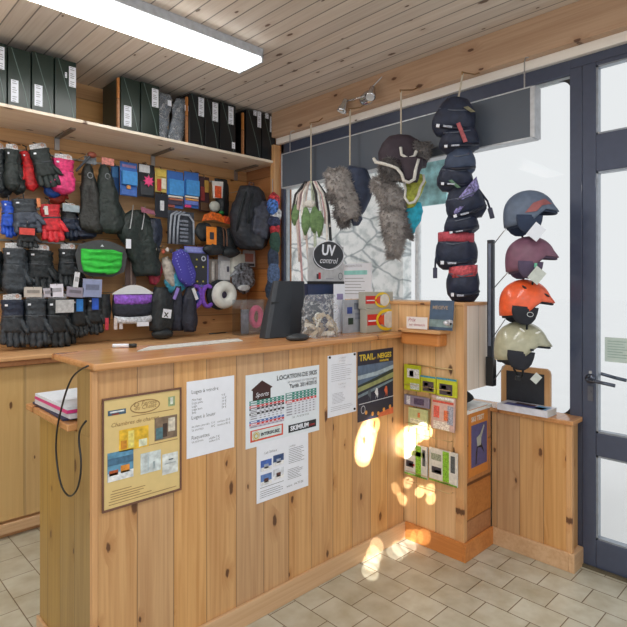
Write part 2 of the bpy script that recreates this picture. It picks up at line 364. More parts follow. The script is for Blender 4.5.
B(-.016, -.011, 1.052, 1.078, .86, .935).cyl((-.016, 1.065, .905), (-.022, 1.065, .905), .009).build('lock_plate', mat('grey lock metal', (110, 112, 122), .35, .7), door)
B(-.016, -.011, 1.058, 1.072, 1.0, 1.014).build('door_screw', STEEL, door)
B(-.03, .08, 0, 1.11, 0, .012).build('threshold', mat('worn dark sill', (92, 84, 66), .7), door)
# ================================================================ OUTSIDE
struct(wb('snow_ground', mat('snow', (252, 252, 252), .8, 0, .02, 2), 3.1, 60, -30, 60, -.12, -.06, org=(3, 0, 0)))
struct(wb('eave', mat('grey soffit', (196, 200, 206), .6), 3.4, 3.9, -1, 5.0, 2.94, 2.99))
# ================================================================ CEILING LIGHT
def strip_light(x0, x1, y0, y1, label):
    t = thing('fluorescent_lamp', label, 'lamp', (x0, y0, 2.905))
    B(0, x1-x0, 0, y1-y0, -.055, 0).build('housing', mat('light grey housing', (196, 202, 212), .4), t, bevel=.004)
    B(.01, x1-x0-.015, .012, y1-y0-.004, -.085, -.055).build('diffuser', mat('lamp diffuser', (250, 250, 244), .5, emit=8), t, bevel=.012)
    B(x1-x0-.014, x1-x0, 0, y1-y0, -.088, -.03).build('end_cap', mat('light grey housing', (196, 202, 212), .4), t, bevel=.004)
strip_light(-.9, 2.04, 2.545, 2.79, 'long fluorescent strip light with white diffuser on the ceiling above the counter')
# ================================================================ COUNTERS
t = thing('reception_counter', 'pine clad reception counter with varnished bar ledge and papers stuck on its front', 'counter', (.72, 1.8, 0))
def tp(name, m, x0, x1, y0, y1, z0, z1, bevel=0, par=None):   # part given in world coordinates; mesh is local to its own corner
    par = par or t; L0 = par.location
    return B(0, x1-x0, 0, y1-y0, 0, z1-z0).build(name, m, par, (x0-L0.x, y0-L0.y, z0-L0.z), bevel=bevel)
tp('front_panel', W['desk_x'], .737, 2.505, 1.835, 1.86, 0, 1.158)
tp('skirting', W['skirt_x'], .737, 2.505, 1.82, 1.835, 0, .095, .003)
tp('corner_post', W['plain_z'], .717, .737, 1.826, 1.85, 0, 1.158, .003)
tp('end_panel', W['desk_y'], .72, .745, 1.85, 2.385, 0, .922)
tp('end_panel_strip', W['desk_y'], .722, .745, 1.85, 1.975, .922, 1.158)
tp('skirting', W['skirt_x'], .708, .7199, 2.26, 2.395, 0, .075, .003)
tp('worktop', W['ledge'], .690, 2.49, 1.98, 2.47, .925, .95, .004)
tp('bar_ledge', W['ledge'], .71, 2.50, 1.795, 2.22, 1.16, 1.185, .008)
tp('ledge_support', W['plain_z'], 1.30, 2.49, 2.17, 2.19, .95, 1.16)

t = thing('back_counter', 'long pale back counter under the wall of gloves', 'counter', (-1.5, 3.36, 0))
tp('body', W['ctr'], -1.5, 2.90, 3.42, 3.88, .10, 1.0)
tp('plinth', W['plain_x'], -1.5, 2.90, 3.44, 3.88, 0, .10)
tp('bottom_rail', W['skirt_x'], -1.5, 2.90, 3.40, 3.42, .03, .085, .003)
tp('worktop', W['plain_x'], -1.5, 2.92, 3.37, 3.895, 1.02, 1.045, .004)
tp('edge_moulding', W['orange'], -1.5, 2.90, 3.39, 3.42, .985, 1.02, .004)

t = thing('partition_cabinet', 'tall pine partition with a raised side box at the end of the counter', 'cabinet', (2.505, 1.45, 0))
tp('side_panel', W['part_y'], 2.51, 2.535, 1.50, 2.40, 0, 1.345)
tp('corner_post', W['plain_z'], 2.505, 2.54, 1.45, 1.50, 0, 1.352, .003)
tp('skirting', W['skirt_o'], 2.495, 2.51, 1.4501, 1.82, 0, .098, .003)
tp('skirting', W['skirt_o'], 2.495, 2.80, 1.435, 1.45, 0, .098, .003)
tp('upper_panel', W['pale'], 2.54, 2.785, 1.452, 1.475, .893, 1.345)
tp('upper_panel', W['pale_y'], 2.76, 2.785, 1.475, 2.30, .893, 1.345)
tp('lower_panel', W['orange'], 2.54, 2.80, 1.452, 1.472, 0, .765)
tp('top_cap', W['plain_y'], 2.50, 2.79, 1.447, 2.42, 1.345, 1.362, .003)
tp('inner_shelf', mat('white laminate', (232, 232, 228), .5), 2.535, 2.815, 1.45, 2.30, .765, .785, .002)
# small ledge shelf fixed on the partition face
tp('card_shelf', W['plain_y'], 2.40, 2.51, 1.53, 1.80, 1.195, 1.215, .005)
tp('card_shelf_apron', W['skirt_o'], 2.425, 2.51, 1.55, 1.80, 1.125, 1.195, .012)

t = thing('window_cabinet', 'low pine cabinet with pale skirting under the window by the door', 'cabinet', (2.81, 1.0, 0))
tp('front_panel', W['cab_y'], 2.81, 2.83, 1.03, 1.45, 0, .745)
tp('end_panel', W['desk_x'], 2.83, 2.925, 1.03, 1.05, 0, .745)
tp('corner_post', W['plain_z'], 2.805, 2.835, 1.015, 1.045, 0, .745, .003)
tp('skirting', W['skirt_x'], 2.795, 2.81, 1.0301, 1.45, 0, .095, .003)
tp('skirting', W['skirt_x'], 2.795, 2.925, 1.0, 1.03, 0, .095, .003)
tp('top_board', W['ledge'], 2.79, 2.945, 1.005, 3.38, .745, .768, .004)
# ================================================================ UPPER SHELF
t = thing('wall_shelf', 'long pine shelf near the ceiling carrying boxes above the gloves', 'shelf', (-1.2, 3.45, 2.49))
tp('shelf_board', W['shelf'], -1.2, 2.92, 3.44, 3.90, 2.485, 2.505, .002)
for x in (1.515, 2.09+.0, 2.83-.2): pass
DIV = []
for u in (119, 187.5, 243.5):
    X = onY(u, 110, 3.46).x; DIV.append(X); tp('divider', W['orange'], X-.012, X+.002, 3.455, 3.475, 2.505, 2.845)
for u, v in ((57, 136), (153, 153), (236, 172)):
    X = onY(u, v, 3.89).x
    br = tp('bracket', STEEL, X-.016, X+.016, 3.885, 3.90, 2.395, 2.485, .002)
    B(0, .032, -.30, 0, .078, .09).build('bracket_arm', mat('galvanised arm', (140, 136, 130), .45, .7), br)
# green and black boxes
BOXG = mat('dark green glossy card', (24, 42, 36), .28, 0, .25, 4); BOXK = mat('black glossy card', (22, 26, 30), .3, 0, .25, 4)
LINE = mat('thin pale line', (92, 110, 106), .5)
def helmet_box(u0, u1, vt, m, lab, labs, diag=True):
    p0 = onY(u0, vt, 3.46); p1 = onY(u1, vt, 3.46); wd = (p1.x-p0.x)-.004; h = max(.28, min(.375, onY((u0+u1)/2, vt, 3.46).z-2.507))
    k = thing('storage_box', lab, 'box', (p0.x, 3.46, 2.507), group='boxes standing on the upper shelf')
    B(0, wd, 0, .30, 0, h).build('carton', m, k, bevel=.003)
    for lu0, lv0, lu1, lv1 in labs:
        a = onY(lu0, lv0, 3.459); b = onY(lu1, lv1, 3.459)
        w_, h_ = b.x-a.x, a.z-b.z; x_, z_ = a.x-p0.x, b.z-2.507
        s = B(x_, x_+w_, -.0015, 0, z_, z_+h_).build('sticker', PAPER, k)
        g = MB()
        n = max(2, int(h_/.012))
        for i in range(n):
            if i % 4 != 3: g.box(x_+w_*.18, x_+w_*(.62+.2*((i*7) % 3)/3), -.0022, -.0015, z_+h_*(i+.25)/n, z_+h_*(i+.6)/n)
        g.build('sticker_print', GREYINK, s)
    if diag:
        g = MB(); g.add([(wd*.12, -.001, h), (wd*.16, -.001, h), (wd*.75, -.001, h*.3), (wd*.71, -.001, h*.3)], [(0, 1, 2, 3)])
        g.add([(wd*.71, -.001, h*.3), (wd*.75, -.001, h*.3), (wd*.9, -.001, h*.02), (wd*.86, -.001, h*.02)], [(0, 1, 2, 3)])
        g.build('printed_line', LINE, k)
for a in [
 (-12, 7.5, 42, BOXG, 'dark green box with white sticker, leftmost on the upper shelf', [(-1, 46, 4.5, 70)]),
 (8, 31.5, 49, BOXG, 'dark green box with a low white sticker, second from the left of the upper shelf', [(11, 79, 18.5, 103)]),
 (32, 54.5, 54, BOXG, 'dark green box with a low white sticker, third from the left of the upper shelf', [(34.5, 84, 42.5, 107)]),
 (55, 77, 60, BOXG, 'dark green box with a high sticker, left of the bare wall gap', [(69, 66, 76, 88), (65, 72, 67, 78)]),
 (121, 140.5, 79, BOXG, 'dark green box with a low sticker, right of the bare wall gap', [(124, 105, 131.5, 127)]),
 (141, 160, 84, BOXG, 'dark green box with a high sticker, touching the plastic bags', [(152, 88, 158.5, 108)]),
 (189.5, 204.5, 92, BOXK, 'black box with a high white sticker, just right of the plastic bags', [(198.5, 97, 204, 117)]),
 (205, 219.5, 98, BOXK, 'black box, middle of three to the right of the plastic bags', [(212.5, 102, 218, 122)]),
 (220, 236, 102, BOXK, 'black box with one high and one low sticker on the upper shelf', [(228.5, 106, 233.5, 125), (232, 142, 235, 149)]),
 (246, 261.5, 107, BOXK, 'black box with two stickers, second from the right end of the upper shelf', [(253.5, 110, 256.5, 116), (257.5, 111, 261.2, 128)]),
 (262, 275.5, 112, BOXK, 'black box with two stickers at the right end of the upper shelf', [(265.5, 113, 268.5, 119), (270, 116, 274.5, 133)])]:
    helmet_box(a[0], a[1], a[2], a[3], a[4], a[5])
def bagged(u, v0, v1, wd, lean, label):
    p = onY(u, v1, 3.43)
    k = thing('bagged_item', label, 'bag', (p.x, 3.47, 2.508), group='clear bags on the upper shelf')
    h = onY(u, v0, 3.44).z-2.508
    rings = []
    for i in range(15):
        q = i/14; ww = wd*(.42+.1*math.sin(q*9)+(.10 if .3 < q < .8 else 0))*(1-.5*max(0, q-.8)); rings.append([(lean*q+ww*math.cos(a_)*1.0, .05+(.045*(1-q*.75))*math.sin(a_), q*h) for a_ in [2*PI*j/20 for j in range(20)]])
    MB().loft(rings).jitter(.006, 40, u).build('wrapped_bundle', mat('dark grey wrapped fabric', (96, 106, 118), .6, 0, .6, 25), k, smooth=True)
    r2 = [[(x*1.06+lean*.0, (y-.05)*1.25+.05, z*1.01) for x, y, z in r] for r in rings]
    MB().loft(r2).jitter(.009, 70, u+3).build('plastic_film', FILM, k, smooth=False)
    B(wd*.05+lean*.8, wd*.3+lean*.8, -.004, 0, h*.72, h*.84).build('sticker', PAPER, k)
bagged(165, 90, 139, .115, .045, 'leftmost of two clear plastic bags leaning together on the upper shelf')
bagged(180, 95, 143, .115, .07, 'rightmost of two clear plastic bags leaning together on the upper shelf')
# ================================================================ ITEMS ON THE BAR
# --- papers on the front
def sheet(u0, v0, u1, v1, plane='Y', val=1.8345):
    f = onY if plane == 'Y' else onX
    a = f(u0, v0, val); b = f(u1, v1, val); return a, b
def placard(name, label, cat, tl, br, m, plane='Y', val=1.834, group=None, th=.0015, tilt=0):
    a, b = sheet(*tl, *br, plane, val)
    wd = abs(b.x-a.x) if plane == 'Y' else abs(b.y-a.y); hh = abs(a.z-b.z)
    k = thing(name, label, cat, (a.x, a.y, b.z), rot=(0, tilt, 0 if plane == 'Y' else -PI/2), group=group)
    B(0, wd, -th, 0, 0, hh).build('sheet', m, k)
    return k, wd, hh
def lines(g, x0, x1, z0, z1, n, th=.0022, y=-.0022, rag=.35):
    for i in range(n):
        z = z1-(z1-z0)*(i+.5)/n; g.box(x0, x1-(x1-x0)*rag*random.random(), y, y+.0004, z-th/2, z+th/2)
    return g
# 1: laminated brown framed notice
k, w_, h_ = placard('framed_notice', 'tan notice in a brown frame at the left end of the counter front', 'notice', (101.5, 399), (181, 489.5), mat('tan card', (224, 198, 136), .5, 0, .03), val=1.832)
fr = MB()
for x0, x1, z0, z1 in ((0, w_, 0, .007), (0, w_, h_-.007, h_), (0, .007, .007, h_-.007), (w_-.007, w_, .007, h_-.007)): fr.box(x0, x1, -.006, 0, z0, z1)
fr.build('frame', mat('brown frame', (112, 78, 62), .5), k, bevel=.001)
def ring2d(g, cx, cz, rx, rz, t_, y=-.003, n=28, full=False):
    if full:
        o = len(g.v); g.v += [(cx+rx*math.cos(2*PI*i/n), y, cz+rz*math.sin(2*PI*i/n)) for i in range(n)]; g.f.append(tuple(range(o, o+n))); return g
    o = len(g.v)
    for i in range(n):
        a_ = 2*PI*i/n; c_, s_ = math.cos(a_), math.sin(a_)
        g.v += [(cx+rx*c_, y, cz+rz*s_), (cx+(rx-t_)*c_, y, cz+(rz-t_)*s_)]
    for i in range(n):
        q = (i+1) % n; g.f.append((o+2*i, o+2*q, o+2*q+1, o+2*i+1))
    return g
BRN = mat('brown print', (158, 124, 78), .6)
g = ring2d(MB(), w_*.52, h_*.875, w_*.19, h_*.062, .004, -.0025)
g.text('La Ferme', w_*.52, h_*.885, .024, -.0025, 'CENTER', .25).text("du Chalet", w_*.52, h_*.852, .022, -.0025, 'CENTER', .25)
g.text('Chambres de charme', w_*.10, h_*.735, .021, -.0025, 'LEFT', .3)
for i, (x0, x1, z) in enumerate(((.12, .35, .165), (.10, .52, .14), (.10, .5, .118), (.10, .45, .098), (.08, .6, .075), (.08, .93, .05), (.35, .9, .80), (.45, .95, .505))): g.box(w_*x0, w_*x1, -.0022, -.0016, h_*z-.0012, h_*z+.0012)
g.box(w_*.25, w_*.255, -.0022, -.0016, h_*.6, h_*.69)
g.build('printed_text', BRN, k)
def pic(k, x0, x1, z0, z1, cols, y=-.003, name='photo'):
    p = B(x0, x1, y, y+.0014, z0, z1).build(name, mat('photo tone', cols[0], .5, 0, .3, 40), k)
    for c_, (a0, a1, b0, b1) in cols[1:]:
        B(x0+(x1-x0)*a0, x0+(x1-x0)*a1, y-.0006, y, z0+(z1-z0)*b0, z0+(z1-z0)*b1).build('photo_detail', mat('photo tone', c_, .5, 0, .3, 60), p)
    return p
pic(k, w_*.20, w_*.56, h_*.50, h_*.695, [(228, 184, 52), ((240, 216, 120), (.3, .5, .1, .9)), ((214, 218, 190), (.66, .95, .06, .4)), ((196, 132, 40), (.05, .25, .1, .5))])
pic(k, w_*.64, w_*.94, h_*.53, h_*.745, [(132, 112, 92), ((84, 120, 130), (.05, .35, .05, .55)), ((214, 206, 190), (.6, .9, .3, .9)), ((70, 56, 50), (.35, .55, .1, .7))])
pic(k, w_*.065, w_*.37, h_*.255, h_*.51, [(96, 150, 182), ((70, 110, 140), (0, 1, .55, .8)), ((228, 236, 242), (0, 1, 0, .28)), ((176, 84, 40), (.06, .4, .2, .38)), ((214, 138, 54), (.5, .85, .22, .48))])
pic(k, w_*.46, w_*.72, h_*.25, h_*.44, [(206, 216, 218), ((170, 190, 200), (.35, .38, .1, .85)), ((150, 165, 170), (.6, .7, .15, .5))])
pic(k, w_*.74, w_*.95, h_*.19, h_*.385, [(214, 220, 220), ((160, 172, 176), (.15, .85, .5, .54)), ((80, 92, 100), (.4, .7, .66, .72))])
pic(k, w_*.07, w_*.28, h_*.84, h_*.885, [(70, 96, 116), ((220, 226, 230), (.1, .9, .5, .8)), ((140, 50, 40), (.2, .6, .05, .3))], name='small_drawing')
pic(k, w_*.82, w_*.91, h_*.835, h_*.925, [(150, 170, 128), ((220, 225, 215), (.3, .7, .2, .9))], name='small_drawing')
# 2: luges
k, w_, h_ = placard('price_sheet', 'plain white sheet headed Luges, between the framed notice and the ski rental tariff', 'paper', (186.5, 382), (234, 447), PAPER)
g = MB().text('Luges à vendre', w_*.09, h_*.835, .021).text('Luges à louer', w_*.09, h_*.50, .021).text('Raquettes', w_*.09, h_*.235, .021)
for i in range(5): g.text(('Mini luge', 'Luge pelle', 'Luge', 'Luge bois', 'Bob')[i], w_*.1, h_*(.74-.042*i), .0125).text('%d €' % (9+5*i), w_*.72, h_*(.74-.042*i), .0125)
g.text('La demi journée', w_*.1, h_*.39, .0125).text('5 €   caution 20 €', w_*.5, h_*.39, .0125).text('La journée', w_*.1, h_*.345, .0125).text('8 €   caution 20 €', w_*.5, h_*.345, .0125)
g.text('La journée', w_*.1, h_*.19, .0125).text('adulte 7 €', w_*.45, h_*.19, .0125).text('enfant 5 €', w_*.45, h_*.15, .0125)
g.build('printed_text', INK, k)
# 3: LOCATION DE SKIS
k, w_, h_ = placard('tariff_poster', 'large white ski rental tariff poster with green and red tables on the counter front', 'poster', (245.5, 375.5), (319, 430), mat('glossy white paper', (228, 236, 244), .4, 0, .02))
g = MB().text('LOCATION DE SKIS', w_*.965, h_*.865, .029, align='RIGHT', bold=.0009).text('et matériel de montagne', w_*.965, h_*.795, .019, align='RIGHT')
g.build('printed_text', INK, k)
MB().text('Tarifs 2014/2015', w_*.965, h_*.72, .026, align='RIGHT', bold=.0008).build('printed_heading', mat('mauve print', (120, 70, 100), .6), k)
lg = MB().add([(w_*.085, -.002, h_*.62), (w_*.31, -.002, h_*.62), (w_*.31, -.002, h_*.77), (w_*.335, -.002, h_*.79), (w_*.20, -.002, h_*.90), (w_*.065, -.002, h_*.79), (w_*.085, -.002, h_*.77)], [tuple(range(7))]).build('logo', mat('dark brown print', (62, 32, 30), .5), k)
MB().text('Sports', w_*.115, h_*.68, .028, -.0026, shear=.3).build('logo_lettering', PAPER, lg)
def table(k, x0, x1, z0, z1, rows):
    n = len(rows)
    for i, c_ in enumerate(rows):
        za = z1-(z1-z0)*(i+1)/n; zb = z1-(z1-z0)*i/n
        r_ = B(x0, x1, -.0022, -.0016, za+.0007, zb-.0007).build('table_row', mat('row tint', c_, .5, 0, .03), k)
        gg = MB()
        for j in range(6): gg.box(x0+(x1-x0)*(.28+.12*j), x0+(x1-x0)*(.33+.12*j), -.0028, -.0022, za+(zb-za)*.3, za+(zb-za)*.65)
        gg.box(x0+(x1-x0)*.03, x0+(x1-x0)*.2, -.0028, -.0022, za+(zb-za)*.3, za+(zb-za)*.7)
        gg.build('row_figures', PAPER if sum(c_) < 480 else GREYINK, r_)
GR, RD, WH, DK, LV, BL = (48, 136, 122), (206, 62, 66), (222, 226, 236), (58, 54, 62), (196, 188, 206), (70, 110, 178)
table(k, w_*.045, w_*.49, h_*.375, h_*.64, [GR, GR, RD, DK, WH, DK, WH, WH])
table(k, w_*.045, w_*.49, h_*.265, h_*.365, [BL, RD, LV])
table(k, w_*.51, w_*.955, h_*.32, h_*.66, [GR, GR, GR, RD, WH, WH, WH, WH, WH])
MB().text('Tél. : 04 50 00 00 00', w_*.6, h_*.275, .013).build('printed_phone', INK, k)
rb = B(w_*.055, w_*.475, -.0022, -.0016, h_*.075, h_*.235).build('advert', mat('orange red print', (214, 84, 66), .5), k)
B(w_*.075, w_*.455, -.0026, -.0022, h_*.10, h_*.22).build('advert_panel', mat('pale panel', (214, 226, 226), .5), rb)
MB().text('INTERSKI.BIZ', w_*.185, h_*.135, .0185, -.0032, bold=.0008).build('advert_lettering', INK, rb)
ring2d(ring2d(MB(), w_*.125, h_*.15, .013, .013, .005, -.0034), w_*.125, h_*.15, .019, .019, .0025, -.0034).build('advert_wheel', mat('yellow print', (206, 180, 50), .5), rb)
rb = B(w_*.55, w_*.95, -.0022, -.0016, h_*.075, h_*.185).build('advert', mat('black print', (26, 32, 40), .5), k)
MB().text('SKIMIUM', w_*.575, h_*.10, .030, -.0028, bold=.0012).build('advert_lettering', PAPER, rb)
MB().text('.com', w_*.83, h_*.10, .022, -.0028).build('advert_suffix', mat('red print', (206, 50, 50), .5), rb)
# 4
k, w_, h_ = placard('photo_sheet', 'white sheet with four small mountain photos, just below the ski rental tariff', 'paper', (256.5, 444.5), (308, 485.5), PAPER, val=1.8338)
for cx_, cz_, c1 in ((.07, .66, (70, 104, 180)), (.30, .69, (60, 84, 130)), (.07, .42, (96, 130, 190)), (.30, .45, (214, 220, 232))):
    pic(k, w_*cx_, w_*(cx_+.2), h_*(cz_-.14), h_*(cz_+.04), [c1, ((236, 240, 246), (0, 1, 0, .35)), ((90, 60, 60) if cz_ < .5 else (160, 170, 190), (.3, .7, .2, .6))], -.0026)
g = MB().text('Les Saisies', w_*.14, h_*.80, .017).text('Location', w_*.60, h_*.80, .012)
g.box(w_*.06, w_*.5, -.002, -.0015, h_*.24, h_*.246); lines(g, w_*.6, w_*.92, h_*.5, h_*.78, 9, .0014); lines(g, w_*.06, w_*.5, h_*.06, h_*.2, 4, .0014); lines(g, w_*.58, w_*.9, h_*.22, h_*.42, 7, .0014)
g.text('www.  04 79 00', w_*.56, h_*.10, .016); g.build('printed_text', INK, k)
# 5
k, w_, h_ = placard('notice_sheet', 'curling white typed notice to the left of the dark trail poster', 'paper', (327.5, 356), (356, 411), PAPER, val=1.8338)
g = MB(); g.text('Conditions', w_*.5, h_*.93, .013, align='CENTER').text('générales', w_*.5, h_*.88, .013, align='CENTER'); lines(g, w_*.12, w_*.85, h_*.56, h_*.86, 9, .0013); g.text('ASSURANCE', w_*.5, h_*.5, .011, align='CENTER').text('CAUTION', w_*.5, h_*.44, .011, align='CENTER')
lines(g, w_*.15, w_*.6, h_*.2, h_*.38, 8, .0013); lines(g, w_*.1, w_*.95, h_*.08, h_*.17, 3, .0013); g.build('printed_text', GREYINK, k)
for px_, pz_ in ((.06, .985), (.93, .985), (.93, .06)): MB().cyl((w_*px_, -.0015, h_*pz_-.004), (w_*px_, -.006, h_*pz_-.004), .006).build('drawing_pin', BLACKP, k)
# 6 trail poster
k, w_, h_ = placard('trail_poster', 'dark blue trail race poster with yellow title at the right end of the counter front', 'poster', (357.5, 352), (393, 413), mat('dark navy print', (38, 40, 60), .45, 0, .1))
MB().text('TRAIL', w_*.04, h_*.865, .047, -.0022, bold=.001).text('en', w_*.43, h_*.87, .022, -.0022).text('NEIGES', w_*.535, h_*.868, .038, -.0022, bold=.001).text('nocturne', w_*.60, h_*.815, .021, -.0022, bold=.0006).build('poster_title', mat('yellow print', (226, 198, 60), .5), k)
def blob(k, pts, c_, name='poster_art', y=-.0021, var=.2):
    g = MB(); g.add([(w_*a_, y, h_*b_) for a_, b_ in pts], [tuple(range(len(pts)))]); return g.build(name, mat('poster ink', c_, .5, 0, var, 30), k)
blob(k, [(0, .50), (0, .80), (1, .80), (1, .70), (.6, .58), (.3, .53)], (92, 112, 138))
blob(k, [(0, .60), (.0, .66), (.5, .68), (1, .74), (1, .68), (.5, .62)], (168, 186, 196), y=-.0023)
blob(k, [(0, .52), (.4, .58), (1, .68), (1, .62), (.5, .53), (0, .47)], (46, 56, 50), y=-.0023)
blob(k, [(0, .42), (0, .49), (.5, .55), (1, .63), (1, .55), (.5, .49)], (150, 156, 104), y=-.0024)
blob(k, [(0, .34), (0, .38), (.45, .45), (1, .53), (1, .50), (.4, .40)], (120, 140, 150), y=-.0024)
blob(k, [(.03, .245), (.03, .255), (1, .27), (1, .258)], (206, 212, 220), y=-.0024)
for x_, c_ in ((.3, (90, 100, 110)), (.5, (222, 226, 232)), (.77, (226, 110, 70))):
    blob(k, [(x_-.03, .27), (x_, .33), (x_-.045, .38), (x_, .44), (x_+.04, .43), (x_+.055, .35), (x_+.04, .27), (x_+.02, .34)], c_, 'poster_runner', -.0027)
ring2d(MB(), w_*.14, h_*.165, .018, .022, .004, -.0024).build('poster_emblem', mat('pale print', (190, 196, 206), .5), k)
for x_ in (.22, .4, .56, .72, .9): ring2d(MB(), w_*x_, h_*(.085+.03*math.sin(x_*9)), .010, .011, 0, -.0024, full=True).build('poster_medal', mat('orange print', (226, 158, 70), .5), k)
blob(k, [(.55, 0), (.6, .06), (1, .10), (1, 0)], (214, 104, 62))
# --- brochure rack on the partition face
RX = 2.497
def rp(u, v, X=RX): return onX(u, v, X)
t = thing('brochure_rack', 'thin brass wire brochure rack hanging on the partition side', 'rack', (2.51, 1.8, .45))
o0 = Vector((2.51, 1.8, .45))
WIRE = mat('brass wire', (206, 180, 130), .35, .6)
g = MB()
a = rp(402, 363); b = rp(457, 370.5); zt = (a.z+b.z)/2
YL, YR = 1.80, 1.515
def tw(name, pts, r, m=WIRE): return MB().tube([Vector(p)-o0 for p in pts], r, 6).build(name, m, t, smooth=True)
tw('top_bar', [(2.50, YL, zt), (2.50, YR, zt)], .0035)
for y in (YL, YR): tw('side_wire', [(2.505, y, zt), (2.505, y, .47)], .0018)
for y in (YL-.05, YL-.14, YR+.03, YR+.1): tw('hanging_wire', [(2.504, y, zt), (2.504, y, .5)], .0014)
TROWS = (rp(430, 397).z, rp(430, 436).z, rp(430, 486).z)
for z in TROWS:
    tw('pocket_wire', [(2.505, YL, z), (2.478, YL, z), (2.478, YR, z), (2.505, YR, z)], .0018)
    tw('pocket_wire', [(2.505, YL, z+.05), (2.474, YL, z+.055), (2.474, YR, z+.055), (2.505, YR, z+.05)], .0016)
def brochure(name, label, u0, v0, u1, v1, base, bits, group=None, n=5, tilt=0, th=.012, X=2.486):
    a = onX(u0, v0, X); b = onX(u1, v1, X); wd = a.y-b.y; hh = a.z-b.z
    k = thing(name, label, 'brochure', (X, a.y, b.z), rot=(tilt, 0, -PI/2), group=group)
    B(0, wd, 0, th, 0, hh).build('cover', mat('brochure print', base, .45, 0, .12, 50), k, bevel=.001)
    for c_, (x0, x1, z0, z1) in bits:
        B(wd*x0, wd*x1, -.001, 0, hh*z0, hh*z1).build('printed_area', mat('brochure ink', c_, .45, 0, .45, 120), k)
    return k
YG = (190, 196, 44)
brochure('brochure', 'yellow green cow brochure in the top row, nearest the counter', 404, 364, 420, 392, YG, [((232, 232, 226), (.2, .95, .5, .85)), ((40, 40, 44), (.35, .6, .55, .78)), ((206, 214, 212), (.4, .95, .06, .3))], 'brochures in the wire rack', X=2.49)
brochure('brochure', 'yellow green brochure with a grid of pictures, middle of the top row', 420.5, 375, 435.5, 394, YG, [((84, 70, 74), (.15, .88, .08, .68)), ((200, 196, 190), (.25, .5, .4, .6)), ((190, 160, 130), (.55, .8, .15, .35)), ((64, 146, 182), (0, 1, .9, 1))], 'brochures in the wire rack')
brochure('brochure', 'yellow green brochure with a grid of pictures, top row next to the post', 436.5, 377, 456.5, 398.5, YG, [((74, 64, 70), (.15, .8, .08, .68)), ((200, 196, 190), (.25, .5, .4, .6)), ((170, 160, 150), (.55, .72, .15, .35)), ((64, 146, 182), (0, 1, .9, 1))], 'brochures in the wire rack')
brochure('brochure', 'greyish violet leaflets in the second row near the counter', 404, 394, 429, 409, (140, 132, 152), [((212, 212, 222), (.1, .25, .1, .9)), ((84, 72, 100), (.4, .8, .2, .8))], 'brochures in the wire rack', tilt=-.06)
brochure('brochure', 'pale green leaflet slanting in the second row near the counter', 408, 407, 427, 430, (196, 204, 148), [((214, 122, 70), (.5, .62, .55, .8)), ((222, 226, 190), (.1, .85, .2, .45))], 'brochures in the wire rack', tilt=-.04, X=2.476)
brochure('brochure', 'red, orange and white bagged leaflets in the second row next to the post', 431, 395, 454, 433, (204, 170, 160), [((206, 84, 70), (.05, .95, .80, .86)), ((232, 222, 216), (.2, .95, .88, .98)), ((216, 110, 66), (.55, .75, .3, .6)), ((150, 156, 172), (.7, .95, .2, .75)), ((222, 96, 84), (.1, .35, .35, .7)), ((236, 214, 204), (.1, .8, .02, .25))], 'brochures in the wire rack', tilt=-.05, X=2.476)
brochure('brochure', 'white and lime magazine in the bottom row nearest the counter', 404.5, 442, 427, 480, (216, 216, 210), [((132, 188, 54), (.5, .74, .02, .98)), ((176, 196, 120), (.2, .9, .65, .8)), ((62, 60, 70), (.08, .4, .25, .45)), ((196, 66, 50), (.2, .45, .3, .38)), ((84, 92, 96), (.8, .93, .4, .9)), ((120, 170, 60), (0, 1, 0, .05))], 'brochures in the wire rack', X=2.48)
brochure('brochure', 'white and lime magazine in the bottom row next to the post', 429, 447, 457, 488, (216, 216, 210), [((132, 188, 54), (.5, .72, .02, .98)), ((150, 160, 140), (.08, .45, .65, .85)), ((62, 60, 70), (.1, .45, .25, .45)), ((196, 66, 50), (.2, .45, .28, .36)), ((84, 92, 96), (.78, .93, .4, .9)), ((120, 170, 60), (0, 1, 0, .05))], 'brochures in the wire rack', X=2.48)
# poster on lower panel
k, w_, h_ = placard('orange_poster', 'orange bordered poster of a jumping figure on the low panel beside the cabinet', 'poster', (469.5, 414), (487.5, 468), mat('orange print', (206, 130, 58), .5, 0, .06), val=1.4515)
B(w_*.08, w_*.95, -.002, -.0015, h_*.12, h_*.80).build('picture', mat('violet blue print', (84, 84, 132), .45, 0, .15), k)
MB().text('SKI TEST', w_*.08, h_*.86, .036, -.0024, bold=.0016).build('poster_title', mat('pale print', (220, 206, 190), .5), k)
g = MB()
for pts in ([(.42, .42), (.36, .17), (.30, .14), (.33, .35), (.38, .45)], [(.38, .42), (.62, .40), (.80, .28), (.72, .38), (.62, .47)]): g.add([(w_*a_, -.0026, h_*b_) for a_, b_ in pts], [tuple(range(5))])
g.build('figure_trousers', mat('black print', (34, 34, 44), .5), k)
MB().add([(w_*a_, -.0028, h_*b_) for a_, b_ in ((.40, .44), (.60, .44), (.62, .56), (.80, .74), (.76, .76), (.55, .62), (.36, .58))], [tuple(range(7))]).build('figure_torso', mat('grey print light', (176, 180, 170), .5), k)
B(-w_*.05, w_*1.0, -.0010, .0004, -h_*.02, h_*1.06).build('border', mat('orange print', (206, 130, 58), .5, 0, .06), k)
